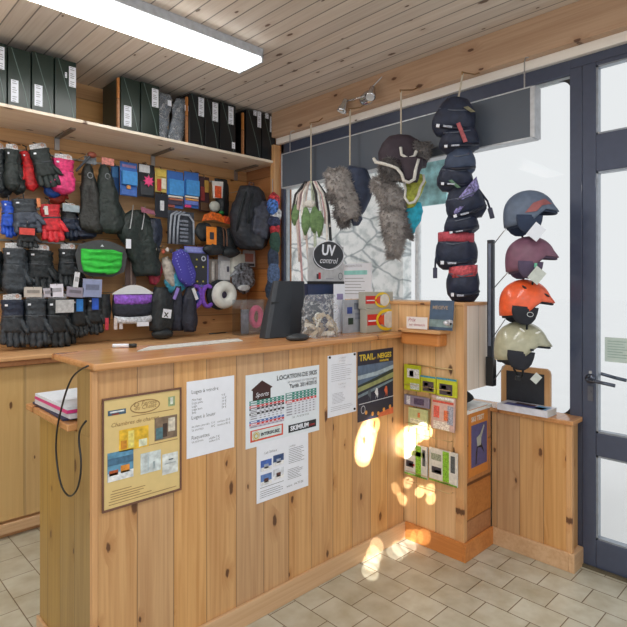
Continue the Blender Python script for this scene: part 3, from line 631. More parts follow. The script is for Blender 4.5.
# ================================================================ OUTSIDE WALL AND STICKERS
struct(wb('wall_outside', stone_mat(), 4.6, 4.75, onX(403, 290, 4.6).y, 9.5, -.1, 4.2))
def panel3(name, label, cat, X, u0, v0, u1, v1, m, th=.004, group=None):
    a = onX(u0, v0, X); b = onX(u1, v1, X)
    k = thing(name, label, cat, (X, a.y, b.z), rz=-PI/2, group=group); w0, h0 = a.y-b.y, a.z-b.z
    B(0, w0, -th, 0, 0, h0).build('sheet', m, k); return k, w0, h0
k, w0, h0 = panel3('window_notice', 'white typed notice with a turquoise heading taped on the window behind the counter', 'notice', 2.944, 343, 264, 372, 299, PAPER)
B(w0*.06, w0*.85, -.006, -.004, h0*.68, h0*.80).build('printed_heading', mat('turquoise print', (150, 214, 210), .5), k)
g = MB().text('INFORMATION', w0*.1, h0*.9, .024, -.005); lines(g, w0*.08, w0*.85, h0*.1, h0*.62, 6, .004, -.005); g.build('printed_text', GREYINK, k)
k, w0, h0 = panel3('door_notice', 'pale green typed notice seen through the door glass', 'notice', 2.952, 605, 337, 634, 364, mat('pale green paper', (206, 218, 212), .6, 0, .03))
g = MB(); lines(g, w0*.1, w0*.9, h0*.15, h0*.9, 7, .004, -.005); g.build('printed_text', mat('faded green print', (160, 184, 176), .6), k)
# the hanging turquoise piste map outside
k = thing('piste_map', 'pale turquoise mountain map board outside, between the hats and the waist bags', 'sign', (4.55, 2.94, 1.9), rz=-PI/2)
a = onX(411, 152, 4.2); b = onX(446, 203, 4.2)
k.location = (4.2, a.y, b.z); w0, h0 = a.y-b.y, a.z-b.z; MB().cyl((w0*.12, .05, -b.z-.06), (w0*.12, .05, h0), .03).build('post', mat('pale post', (236, 240, 244), .6), k)
B(0, w0, 0, .03, 0, h0).build('board', mat('pale turquoise map print', (150, 200, 205), .5, 0, .5, 9), k)
# ================================================================ LONG DARK SIGN HUNG UNDER THE BEAM
k = thing('hanging_sign', 'long dark grey light box with pale rim hung along the top of the window', 'sign', (2.78, 1.205, 2.24))
g = B(0, .07, 0, 2.03, 0, .262); g.build('panel', mat('dark grey sign back', (84, 92, 104), .5, 0, .05, 4), k)
g = MB(); g.box(-.004, .074, -.012, .012, -.004, .266).box(-.004, .074, 0, 2.03, -.008, 0).box(-.004, .074, 0, 2.03, .262, .268).box(-.004, .074, 2.022, 2.034, -.004, .266)
g.build('rim', mat('pale aluminium rim', (196, 200, 206), .4, .3), k)
for y in (.06, 1.97):
    MB().tube([(.035, y, .262), (.035, y, .42), (.05, y, .45), (.085, y, .462)], .004, 6).build('hook', STEEL, k)
# ================================================================ TWIN SPOT LAMP ON THE BEAM
p = onX(368, 98, 2.85)
k = thing('spot_lamp', 'chrome twin spotlight fixed on the beam above the window', 'lamp', (2.85, p.y, p.z))
MB().ell((-.004, 0, 0), (.016, .075, .05)).build('wall_plate', CHROME, k, smooth=True)
q = onX(345, 106, 2.80); MB().tube([(-.02, 0, 0), (-.045, 0, -.0), (-.05, (q.y-p.y)*.5, .0), (-.05, q.y-p.y, .008)], .006, 8).build('arm', CHROME, k, smooth=True)
MB().tube([(-.045, 0, 0), (-.045, -.16, .09)], .004, 8).build('arm', CHROME, k, smooth=True)
def spothead(c, d):
    c = Vector(c); d = Vector(d).normalized(); h = MB().loft([[c+d*z+ (d.cross(Vector((0, 1, 0))).normalized()*math.cos(2*PI*j/16)+d.cross(d.cross(Vector((0, 1, 0)))).normalized()*math.sin(2*PI*j/16))*r for j in range(16)] for z, r in ((-.045, .012), (-.04, .02), (0, .023), (.03, .032), (.05, .036))]).build('lamp_head', CHROME, k, smooth=True)
    MB().cyl(c+d*.05, c+d*.053, .030).build('lens', mat('lamp lens', (225, 228, 232), .2), h)
spothead((-.055, q.y-p.y+.005, -.02), (-.25, .35, -1)); spothead((-.07, -.09, .0), (-.6, -.2, -1))
# ================================================================ HELMETS
def helmet_rings(L, Wd, Hh, low, n=32, m=12, off=0):
    rings = []
    for i in range(m+1):
        q = i/m; ring = []
        for j in range(n):
            ph = 2*PI*j/n; c_, s_ = math.cos(ph), math.sin(ph); zl = low(ph)
            z = zl*(1-q)+Hh*math.sin(q*PI/2)*1.0 if False else zl+(Hh-zl)*math.sin(q*PI/2)
            rr = math.sqrt(max(0, 1-(max(0, z)/Hh)**2.15)) if z > 0 else 1-.10*(z/-.11)**2
            rr = max(rr, .002); x = c_*rr*L; y = s_*rr*Wd
            if c_ > .3 and z < .055: x += (c_-.3)/.7*(.055-max(z, 0))*.62
            ring.append((x, y, z))
        rings.append(ring)
    return rings
def make_helmet(label, P, m, pad, scale_, rz, pitch, tagm=None, vents=None, strap=None, extra=None, buckle=True):
    k = thing('ski_helmet', label, 'helmet', P, rot=(0, pitch, rz), group='ski helmets on the wire display rail'); k.scale = (scale_*.87,)*3
    def low(ph):
        c_ = math.cos(ph)
        if c_ > .35: return .018
        if c_ > -.15: return .018-(.35-c_)/.5*.075
        return -.057-(-.15-c_)/.85*.03
    r = helmet_rings(.142, .112, .135, low)
    sh = MB().loft(r, cap=False); sh.f.append(tuple(len(r)*32-32+j for j in range(32))); o = sh.build('shell', m, k, smooth=True)
    so = o.modifiers.new('s', 'SOLIDIFY'); so.thickness = .010; so.offset = -1
    r2 = helmet_rings(.127, .098, .122, lambda ph: low(ph)-.012)
    li = MB().loft(r2, cap=False).build('liner', pad, k, smooth=True); so = li.modifiers.new('s', 'SOLIDIFY'); so.thickness = .008; so.offset = -1
    for s_ in (-1, 1):
        prs = []
        for z, x0, x1 in ((-.02, -.10, .045), (-.05, -.10, .042), (-.085, -.09, .034), (-.108, -.07, .018), (-.12, -.045, .0)):
            cx_ = (x0+x1)/2; rx_ = (x1-x0)/2; prs.append([(cx_+rx_*math.cos(2*PI*j/14), s_*(.094-.10*max(0, -z-.05))+.016*math.sin(2*PI*j/14), z) for j in range(14)])
        ep = MB().loft(prs).build('ear_pad', pad, k, smooth=True)
        MB().tube([(-.01, s_*.092, -.10), (.0, s_*.07, -.14), (.01, s_*.03, -.165), (.012, 0, -.172)], .006, 6).build('chin_strap', strap or BLACKF, k, smooth=True)
        if vents:
            for vx, vz, ang in vents:
                yy = s_*.112*math.sqrt(max(0, 1-(vz/.135)**2-(vx/.142)**2))*1.0
                MB().ell((0, 0, 0), (.019, .006, .006), 12, 6).build('vent', BLACKP if vents is not PALEV else mat('pale vent', (236, 236, 226), .4), k, (vx, yy+s_*.004, vz), rot=(0, ang, 0), smooth=True)
    if buckle: B(-.012, .012, -.012, .012, -.188, -.165).build('buckle', BLACKP, k, bevel=.003)
    if extra: extra(k)
    if tagm:
        tgm, tx, tz, sz = tagm
        B(-sz/2, sz/2, -.001, .001, -sz*.6, sz*.6).build('price_tag', tgm, k, (tx, -.128, tz), rot=(0, PI/5, 0))
    return k
PALEV = [(.05, .085, -.5), (-.03, .09, .6)]
RAIL = onX(491, 385, 2.74)
k = thing('helmet_rail', 'black upright display rail with thin wire arms standing at the partition edge', 'rack', (RAIL.x, RAIL.y, .9))
zt = onX(491, 240, 2.74).z
B(-.014, .014, -.017, .017, 0, zt-.9).build('post', mat('black rail paint', (44, 50, 62), .4, .2), k, bevel=.003)
B(-.016, -.014, -.008, .008, .22, zt-.92).build('slot_strip', mat('blue grey strip', (120, 130, 150), .4, .4), k)
B(-.02, .02, -.022, .022, -.0, .16).build('foot_sleeve', BLACKP, k, bevel=.003)
HP = []
for (u, v, au, av, sc_) in ((529, 214, 508, 226, 1.0), (530, 259, 510, 270, .98), (525, 303, 506, 318, 1.06), (521, 346, 507, 362, 1.08)):
    P = onX(u, v, 2.66); HP.append(P)
    e = onX(au, av, 2.68); s_ = Vector((2.735, RAIL.y-.015, onX(494, av+19, 2.74).z))
    MB().tube([s_-Vector(k.location), (s_+e)/2-Vector(k.location), e-Vector(k.location)], .0028, 6).build('wire_arm', STEEL, k, smooth=True)
hz = -math.radians(47)
def flash(c_):
    def f(k):
        g = MB()
        for s_ in (-1, 1):
            o = len(g.v); pts = [(-.06, -.01), (-.02, .045), (.05, .075), (.095, .05), (.03, .035), (.0, .0)]
            for x, z in pts:
                rr = math.sqrt(max(0, 1-(z/.135)**2-(x/.142)**2)); g.v.append((x, s_*(.112*rr+.009), z))
            g.f.append(tuple(o+i for i in range(6)))
        g.build('flash', c_, k)
    return f
make_helmet('topmost helmet, slate blue with a dull red flash and a hanging tag', HP[0], mat('slate blue shell', (96, 110, 132), .55), mat('navy padding', (48, 60, 84), .9), 1.02, hz, .05, (PAPER, -.0, -.115, .07), extra=flash(mat('dull red', (156, 92, 92), .6)))
make_helmet('plum coloured helmet, second from the top of the display rail', HP[1], mat('plum shell', (124, 84, 104), .5), mat('dark violet padding', (84, 72, 96), .9), .98, hz, .06, (mat('grey card', (200, 206, 200), .7), .0, -.10, .07), extra=lambda k: B(-.015, .0, -.122, -.116, -.055, -.03).build('mint_clip', mat('mint plastic', (110, 190, 160), .5), k))
def logo(k):
    ring2d(MB(), -.005, -.06, .018, .014, .003, -.115).build('logo', mat('pale logo', (200, 206, 210), .5), k)
make_helmet('bright orange helmet with black ear pads', HP[2], mat('orange shell', (240, 98, 52), .35, coat=.4), mat('black padding', (40, 42, 50), .9), 1.03, hz, .10, None, [(-.04, .085, .6), (.085, .055, .4)], extra=logo)
def visor(k):
    g = MB(); N_ = 10; o = len(g.v)
    g.build('rim_line', BLACKP, k) if False else None
    B(.01, .028, -.118, -.110, -.012, .0).build('rivet', BLACKP, k)
make_helmet('beige green helmet with black lining, lowest on the rail above the blackboard', HP[3], mat('khaki beige shell', (176, 174, 148), .3, coat=.5), mat('black padding', (40, 42, 50), .9), 1.08, hz, .10, (mat('grey card', (200, 206, 200), .7), .05, -.15, .04), PALEV, extra=visor)
# ================================================================ ON THE LOW CABINET
a = onX(501, 415, 2.90)
k = thing('blackboard', 'small blackboard in a rounded wooden frame standing on the low cabinet', 'board', (2.895, onX(501, 400, 2.895).y, .77), rz=-PI/2)
bw = onX(501, 400, 2.895).y-onX(550, 400, 2.895).y; bh = onX(525, 367, 2.895).z-.77
g = B(.0, .03, 0, .022, 0, bh-.03).box(bw-.03, bw, 0, .022, 0, bh-.03).box(.02, bw-.02, 0, .022, bh-.03, bh)
g.prism([(0, bh-.03), (.005, bh-.012), (.02, bh), (.02, bh-.03)], 0, .022).prism([(bw, bh-.03), (bw-.02, bh-.03), (bw-.02, bh), (bw-.005, bh-.012)], 0, .022).box(.0, bw, 0, .022, 0, .02)
g.build('frame', W['plain_z'], k); B(.028, bw-.028, .006, .018, .02, bh-.028).build('slate', mat('slate black', (46, 50, 58), .5), k)
def booklet(label, cat, name, p, wd, dp, th, rz, cover, bits, group=None):
    k = thing(name, label, cat, p, rz=rz, group=group)
    B(0, wd, 0, dp, .002, th-.002).build('pages', mat('page edges', (214, 214, 210), .8, 0, .08, 200), k)
    c_ = B(-.002, wd+.002, -.002, dp+.002, th-.002, th).box(-.002, wd+.002, -.002, dp+.002, 0, .002).box(-.003, -.001, -.002, dp+.002, 0, th).build('cover', cover, k)
    for col, (x0, x1, y0, y1) in bits: B(wd*x0, wd*x1, dp*y0, dp*y1, th, th+.0006).build('cover_print', mat('cover ink', col, .4, 0, .3, 40), c_)
    return k
pb = onX(544, 421, 2.80)
booklet('thick blue and white catalogue lying on the low cabinet in front of the blackboard', 'book', 'catalogue', (2.77, 1.125, .769), .12, .27, .034, 0, mat('white glossy cover', (220, 222, 232), .3), [((84, 90, 150), (.1, .55, .1, .9)), ((90, 60, 60), (.45, .8, .35, .75)), ((110, 170, 215), (.1, .8, .05, .3))])
k = thing('rain_cape', 'black crumpled item on the white shelf under the side box', 'bag', (2.66, 1.62, .787))
MB().ell((0, 0, .035), (.10, .12, .045)).jitter(.02, 14).build('folded_fabric', BLACKF, k, smooth=True)
MB().tube([(-.05, -.03, .06), (-.03, -.05, .10), (.02, -.02, .06)], .006).build('strap', BLACKP, k, smooth=True)
# ================================================================ ON THE BAR LEDGE
LZ = 1.186
# black display stand
P0 = onZ(266, 339, LZ); P1 = onZ(308, 335.5, LZ)
k = thing('display_screen', 'black backed display screen leaning on the bar ledge', 'screen', (P0.x, P0.y, LZ), rz=math.atan2(P1.y-P0.y, P1.x-P0.x))
sw = (P1-P0).length; shh = onY(285, 281, P0.y+.05).z-LZ
g = MB(); nx = 9
rings = []
for i in range(nx+1):
    q = i/nx; z = q*shh; xl = .0+.10*q; xr = sw*(1.0+.10*q); y0 = .0+.05*q; th_ = .06*(1-.55*q)+.012*math.sin(PI*min(1, q*1.3))
    rings.append([(xl, y0+.01, z), (xl+.02, y0, z), ((xl+xr)/2, y0-.012, z), (xr-.02, y0, z), (xr, y0+.01, z), (xr, y0+th_, z), (xl, y0+th_, z)])
MB().loft(rings).build('back_shell', mat('black moulded plastic', (38, 44, 52), .45, 0, .06), k, bevel=.004)
B(.06, sw-.03, .028, .036, shh*.60, shh*.63).build('ridge', BLACKP, k)
g = MB()
for i in range(5): g.box(.08, sw-.05, .002+.012*i*.6, .008+.012*i*.6, shh*(.13+.07*i), shh*(.145+.07*i))
g.build('vent_slots', mat('dark slot', (24, 28, 34), .6), k)
P0 = onZ(291, 339.5, LZ)
k = thing('computer_mouse', 'flat black mouse at the foot of the display screen', 'mouse', (P0.x, P0.y-.05, LZ), rz=-.1)
MB().ell((0, 0, .013), (.068, .034, .02), 20, 8, lambda p: Vector((p.x, p.y, max(p.z, -.012)))).build('body', mat('dark grey plastic', (52, 56, 60), .4), k, smooth=True)
B(-.066, .0, -.002, .002, .026, .031).build('button_gap', BLACKP, k)
# clear bag of keys
P0 = onZ(322, 337, LZ)
k = thing('clear_bag', 'clear plastic bag of padlocks and parts on the bar ledge', 'bag', (P0.x, P0.y+.01, LZ), rz=-.12)
bwd = .125
rings = []
for i in range(17):
    q = i/16; z = q*.215; wq = bwd*(1.0-.1*q-.25*max(0, q-.7)); rings.append([((wq*math.cos(2*PI*j/28)), (.055*(1-q*.8)+.006)*math.sin(2*PI*j/28), z) for j in range(28)])
MB().loft(rings).jitter(.012, 26, 5).build('bag_film', FILM, k, smooth=False)
ring2d(MB(), 0, 0, .05, .05, 0, 0, full=True)
MB().cyl((-.045, .0, .135), (-.045, .008, .135), .055, 28).build('reel', mat('dark disc', (64, 72, 84), .4), k)
MB().tube([(-.028+.02*math.cos(2*PI*j/16), -.015, .105+.02*math.sin(2*PI*j/16)) for j in range(16)], .004, 6, True).build('ring', mat('ivory plastic', (226, 226, 216), .5), k, smooth=True)
random.seed(4)
for i in range(30):
    x = random.uniform(-.08, .09); z = random.uniform(.012, .125)*(1-.5*abs(x)/.1)
    
    B(-.028, .028, -.006, .006, -.010, .010).build('part_in_bag', mat('beige metal', random.choice([(186, 168, 140), (214, 206, 190), (150, 136, 116), (206, 196, 176)]), .5), k, (x, random.uniform(-.02, .02), z), rot=(random.uniform(-.4, .4), random.uniform(-1.2, 1.2), random.uniform(-.5, .5)), bevel=.002)
# UV control display
X0 = onY(308, 270, 2.10).x; X1 = onY(343, 270, 2.10).x
zb = onY(325, 283, 2.1).z; zt = onY(325, 240, 2.1).z
k = thing('goggle_display', 'grey UV control counter display with an oval badge on a navy base', 'display', (X0, 2.10, LZ))
wd = X1-X0
B(.0, wd, 0, .07, 0, zb-LZ-.004).build('base_box', mat('navy card', (44, 58, 92), .4, 0, .15, 8), k)
B(0, wd, -.004, .004, zb-LZ-.004, zt-LZ-.06).prism([(.0, zt-LZ-.06), (wd, zt-LZ-.06), (wd, zt-LZ-.03), (0, zt-LZ-.05)], -.004, .004).build('back_card', mat('light grey card', (182, 184, 188), .5), k)
B(-.002, wd+.002, -.008, .004, zb-LZ-.006, zb-LZ+.010).build('black_strip', BLACKP, k)
cx_, cz_ = wd*.55, zt-LZ-.085
o = MB(); n = 40; o.prism([((cx_+.122*math.cos(2*PI*i/n)*(1)+.0*math.sin(2*PI*i/n)), (cz_+.078*math.sin(2*PI*i/n)+.014*math.cos(2*PI*i/n))) for i in range(n)], -.009, -.004)
bdg = o.build('oval_badge', mat('charcoal print', (52, 56, 62), .4), k)
ring2d(MB(), cx_, cz_, .125, .083, .004, -.0095).build('badge_rim', PAPER, bdg)
MB().text('UV', cx_-.062, cz_+.0, .082, -.0105, bold=.003, shear=.1).build('lettering', PAPER, bdg)
MB().text('control', cx_-.078, cz_-.046, .048, -.0105, shear=.35).build('lettering', PAPER, bdg)
ring2d(MB(), wd*.90, zb-LZ+.040, .018, .020, .003, -.006).build('round_mark', INK, k)
B(wd*.27, wd*.33, -.006, -.004, zb-LZ+.022, zb-LZ+.058).build('red_mark', mat('red print', (178, 50, 60), .5), k); B(wd*.22, wd*.27, -.006, -.004, zb-LZ+.022, zb-LZ+.050).build('dark_mark', INK, k)
B(wd*.48, wd*.70, -.006, -.004, zb-LZ+.022, zb-LZ+.027).build('small_print', GREYINK, k)
# white leaflet holder beside it
def upright(name, label, cat, u0, v0, u1, v1, Y, m, th=.01, base=None, group=None):
    a = onY(u0, v0, Y); b = onY(u1, v1, Y); z0 = base if base is not None else b.z
    k = thing(name, label, cat, (a.x, Y, z0), group=group); w0, h0 = b.x-a.x, a.z-z0
    B(0, w0, 0, th, 0, h0).build('carton', m, k, bevel=.001); return k, w0, h0
k, w0, h0 = upright('leaflet', 'white leaflet with a violet mark leaning against the grey display', 'leaflet', 334, 284, 345, 300, 2.05, PAPER, .004, base=LZ)
B(w0*.25, w0*.8, -.001, 0, h0*.68, h0*.8).build('printed_mark', mat('violet print', (150, 140, 180), .5), k)
k, w0, h0 = upright('photo_card', 'grey card with small photos behind the red and yellow cartons', 'card', 343, 300, 363, 335, 2.0, mat('grey card', (164, 170, 180), .5), .006, base=LZ)
for x0, z0, c_ in ((.2, .68, (60, 80, 150)), (.25, .35, (40, 60, 50)), (.6, .5, (140, 146, 160)), (.55, .8, (120, 126, 140))): B(w0*x0, w0*(x0+.25), -.001, 0, h0*(z0-.1), h0*(z0+.1)).build('photo', mat('photo tone', c_, .5, 0, .3, 40), k)
# red yellow boxes
def lamp_carton(label, u0, v0, u1, v1, Y, zb, rz=0):
    a = onY(u0, v0, Y); b = onY(u1, v1, Y); w0 = b.x-a.x; h0 = a.z-b.z if zb is None else a.z-zb
    k = thing('carton', label, 'box', (a.x, Y, b.z if zb is None else zb), group='red and yellow printed cartons on the bar')
    B(0, w0, 0, .045, 0, h0).build('box_body', mat('warm grey card', (176, 174, 162), .5, 0, .03), k, bevel=.002)
    B(w0*.04, w0*.45, -.0015, 0, h0*.3, h0*.76).build('red_panel', mat('red print', (206, 44, 44), .5), k)
    g = MB(); R_ = h0*.47; ring2d(g, w0*.60, h0*.5, R_*1.55, R_, R_*.30, -.003); g.build('yellow_ring', mat('yellow print', (240, 208, 40), .5), k)
    MB().add([(w0*.32, -.0036, h0*.5), (w0*.52, -.0036, h0*.76), (w0*.52, -.0036, h0*.24)], [(0, 1, 2)]).build('red_cone', mat('orange red print', (222, 84, 40), .5), k)
    ring2d(MB(), w0*.68, h0*.5, R_*.95, R_*.78, 0, -.0035, full=True).build('pale_disc', mat('pale print', (226, 226, 220), .5), k)
    MB().add([(w0*.06, -.0022, h0*.46), (w0*.8, -.0022, h0*.46), (w0*.8, -.0022, h0*.52), (w0*.06, -.0022, h0*.52)], [(0, 1, 2, 3)]).build('white_stripe', PAPER, k)
    return k, h0
zmid = onY(380, 308.5, 1.93).z
lamp_carton('grey carton with red bar and yellow ring, lower and larger of the stacked pair', 366, 309, 399, 334, 1.93, LZ)
lamp_carton('grey carton with red bar and yellow ring, upper and smaller of the stacked pair', 364.5, 292, 393, 308.5, 1.935, zmid+.001)
# paper strip, pen and marker on the ledge
def flat_on(name, label, cat, pts, z, m, th=.002):
    P = [onZ(u, v, z) for u, v in pts]; o = P[0]
    k = MB(); n = len(P); k.v = [(p.x-o.x, p.y-o.y, 0) for p in P]+[(p.x-o.x, p.y-o.y, th) for p in P]
    k.f = [tuple(range(n)), tuple(range(n, 2*n))]+[(i, (i+1) % n, (i+1) % n+n, i+n) for i in range(n)]
    return tag(k.build(name, m, None, tuple(o)), label, cat)
flat_on('paper_strip', 'long pale printed paper strip lying on the bar ledge', 'paper', [(137, 351.5), (243, 341), (238, 338.8), (150, 346.5)], LZ, mat('pale printed paper', (214, 214, 208), .35, 0, .2, 60))
k = thing('marker_pen', 'white and black marker pen on the left part of the bar ledge', 'pen', onZ(113, 347.5, LZ)+Vector((0, 0, .008)), rz=-.75)
MB().cyl((0, 0, 0), (.07, 0, 0), .008).build('barrel', PAPER, k, smooth=True); MB().cyl((.07, 0, 0), (.10, 0, 0), .009).build('cap', BLACKP, k, smooth=True)
# cards on the partition shelf
k, w0, h0 = panel3('handwritten_card', 'white card with red handwriting on the little partition shelf', 'card', 2.398, 407, 316.5, 427.5, 329.5, mat('cream card', (232, 222, 218), .7, 0, .02))
MB().text('Prix', w0*.08, h0*.6, .030, -.0055, shear=.2).text('sur demande', w0*.12, h0*.25, .020, -.0055, shear=.2).build('handwriting', mat('red ink', (190, 110, 120), .6), k)
k.location.z = 1.216 if k.location.z < 1.216 else k.location.z
a = onX(428.5, 300, 2.43); b = onX(452, 316, 2.43)
k = thing('leaflet_stack', 'dark slate blue leaflet standing on the little partition shelf', 'leaflet', (2.43, a.y, 1.217), rot=(-.12, 0, -PI/2)); w0 = a.y-b.y; h0 = a.z-1.217
B(0, w0, 0, .006, 0, h0).build('cover', mat('slate blue print', (72, 92, 116), .45, 0, .15), k)
MB().text('MEGEVE', w0*.12, h0*.70, .026, -.001, bold=.0006).build('lettering', mat('dull gold print', (170, 150, 130), .5), k)
B(0, w0, -.001, 0, h0*.1, h0*.35).build('picture', mat('grey green print', (130, 150, 150), .5, 0, .3), k)
p = onX(448, 323, 2.39)
k = thing('key_tag', 'small crumpled silver wrapper hanging at the edge of the partition shelf', 'wrapper', p)
MB().ell((0, 0, 0), (.012, .03, .016), 10, 6).jitter(.008, 60).build('foil', mat('grey foil', (190, 190, 196), .3, .4, .4, 60), k); MB().ell((-.008, -.02, -.004), (.006, .008, .008), 8, 6).build('dark_spot', BLACKP, k)
# black cable
pts = [onX(u, v, .685) for u, v in ((88, 366), (80, 370), (72, 378), (66, 392), (61, 410), (57, 430), (56, 450), (58, 470), (62, 487), (69, 496), (76, 491), (80, 478), (81, 460), (79, 442), (80, 430), (86, 421))]
_c = []
for i in range(len(pts)-1):
    p0, p1, p2, p3 = pts[max(i-1, 0)], pts[i], pts[i+1], pts[min(i+2, len(pts)-1)]
    for q in (0, .25, .5, .75): _c.append(.5*((2*p1)+(p2-p0)*q+(2*p0-5*p1+4*p2-p3)*q*q+(3*p1-p0-3*p2+p3)*q**3)-pts[0])
_c.append(pts[-1]-pts[0])
tag(MB().tube(_c, .0035, 8).build('cable', BLACKP, None, pts[0], smooth=True), 'black cable looping down the left end of the reception counter', 'cable')
# papers on the worktop
WZ = .951
zz = WZ
for i, (lab, c_, wd, dp, th_, off, rz) in enumerate([
 ('dark blue folder at the bottom of the paper stack', (52, 54, 84), .30, .40, .008, (.005, .045), -.03),
 ('loose white papers above the dark folder in the stack on the worktop', (222, 224, 232), .30, .38, .018, (.02, .02), .02),
 ('bright pink folder in the paper stack on the worktop', (222, 66, 140), .31, .37, .012, (.012, .03), .0),
 ('pale blue white sheaf topping the paper stack on the worktop', (226, 234, 244), .31, .36, .012, (.014, .03), .01)]):
    k = thing('folder' if 'folder' in lab else 'paper_sheaf', lab, 'papers', (.692+off[0], 2.0+off[1], zz), rz=rz, group='stack of papers on the worktop')
    B(0, wd, 0, dp, 0, th_).build('sheets', mat('paper stack', c_, .5, 0, .04, 60), k, bevel=.001); zz += th_+.001
# clear box with pink earmuffs on the back counter
a = onY(241, 300, 3.5)
k = thing('clear_box', 'clear plastic box with a bright pink item on the back counter', 'box', (a.x, 3.50, 1.046)); bw = onY(272, 300, 3.5).x-a.x; bh = a.z-1.046
g = B(0, bw, 0, .12, 0, bh); g.build('box_walls', CLEAR, k)
MB().tube([(bw*.62+.05*math.cos(2*PI*j/20), .06, bh*.5+.075*math.sin(2*PI*j/20)) for j in range(20)], .024, 10, True).jitter(.004, 60).build('pink_band', mat('hot pink plush', (244, 84, 130), .8), k, smooth=True)
MB().cyl((bw*.25, .06, .01), (bw*.25, .06, bh*.72), .034).build('grey_tube', mat('grey printed tube', (120, 112, 120), .5, 0, .3, 40), k, smooth=True)
MB().cyl((bw*.9, .06, .01), (bw*.9, .06, bh*.3), .03).build('blue_tube', mat('blue tube', (60, 130, 190), .5), k, smooth=True)
p = onZ(206, 334, 1.047); k = thing('pen', 'dark pen lying on the back counter against the wall', 'pen', (p.x, p.y-.05, 1.052), rz=.05)
MB().cyl((0, 0, 0), (.17, 0, 0), .005).build('barrel', BLACKP, k, smooth=True); MB().cyl((.17, 0, 0), (.185, 0, 0), .003).build('tip', STEEL, k)
# ================================================================ GLOVE WALL
YW = 3.9
k0 = thing('hanging_rail', 'silver slatwall rails with wire pegs running behind the gloves', 'rail', (.2, YW, 1.0))
RAILM = mat('silver rail', (176, 178, 176), .35, .6)
RAILZ = [onY(60, v, 3.89).z for v in (157, 211, 243, 292)]
for z, x1 in zip(RAILZ, (2.62, 1.75, 1.6, 1.5)): B(0, x1-.2, -.014, 0, z-1.0-.006, z-1.0+.006).build('rail', RAILM, k0)
def peg(x, z, y=3.72):
    MB().tube([(x-.2, -.008, z-1.0), (x-.2, y-YW+.005, z-1.0), (x-.2, y-YW-.012, z-1.0+.012)], .0025, 6).build('peg', RAILM, k0)
def sell(cx, cy, z, rx, ry, n=16, e=.7, ax=0):
    out = []
    for j in range(n):
        t = 2*PI*j/n; c_, s_ = math.cos(t), math.sin(t)
        out.append((cx+rx*abs(c_)**e*(1 if c_ >= 0 else -1), cy+ry*abs(s_)**e*(1 if s_ >= 0 else -1), z))
    return out
NP = {'black': (34, 40, 44), 'charcoal': (52, 59, 66), 'slate': (70, 78, 92), 'navy': (32, 42, 62), 'green': (36, 45, 45)}
def fab(c): return mat('nylon fabric', NP.get(c, c), .55, 0, .4, 34, 1.0)
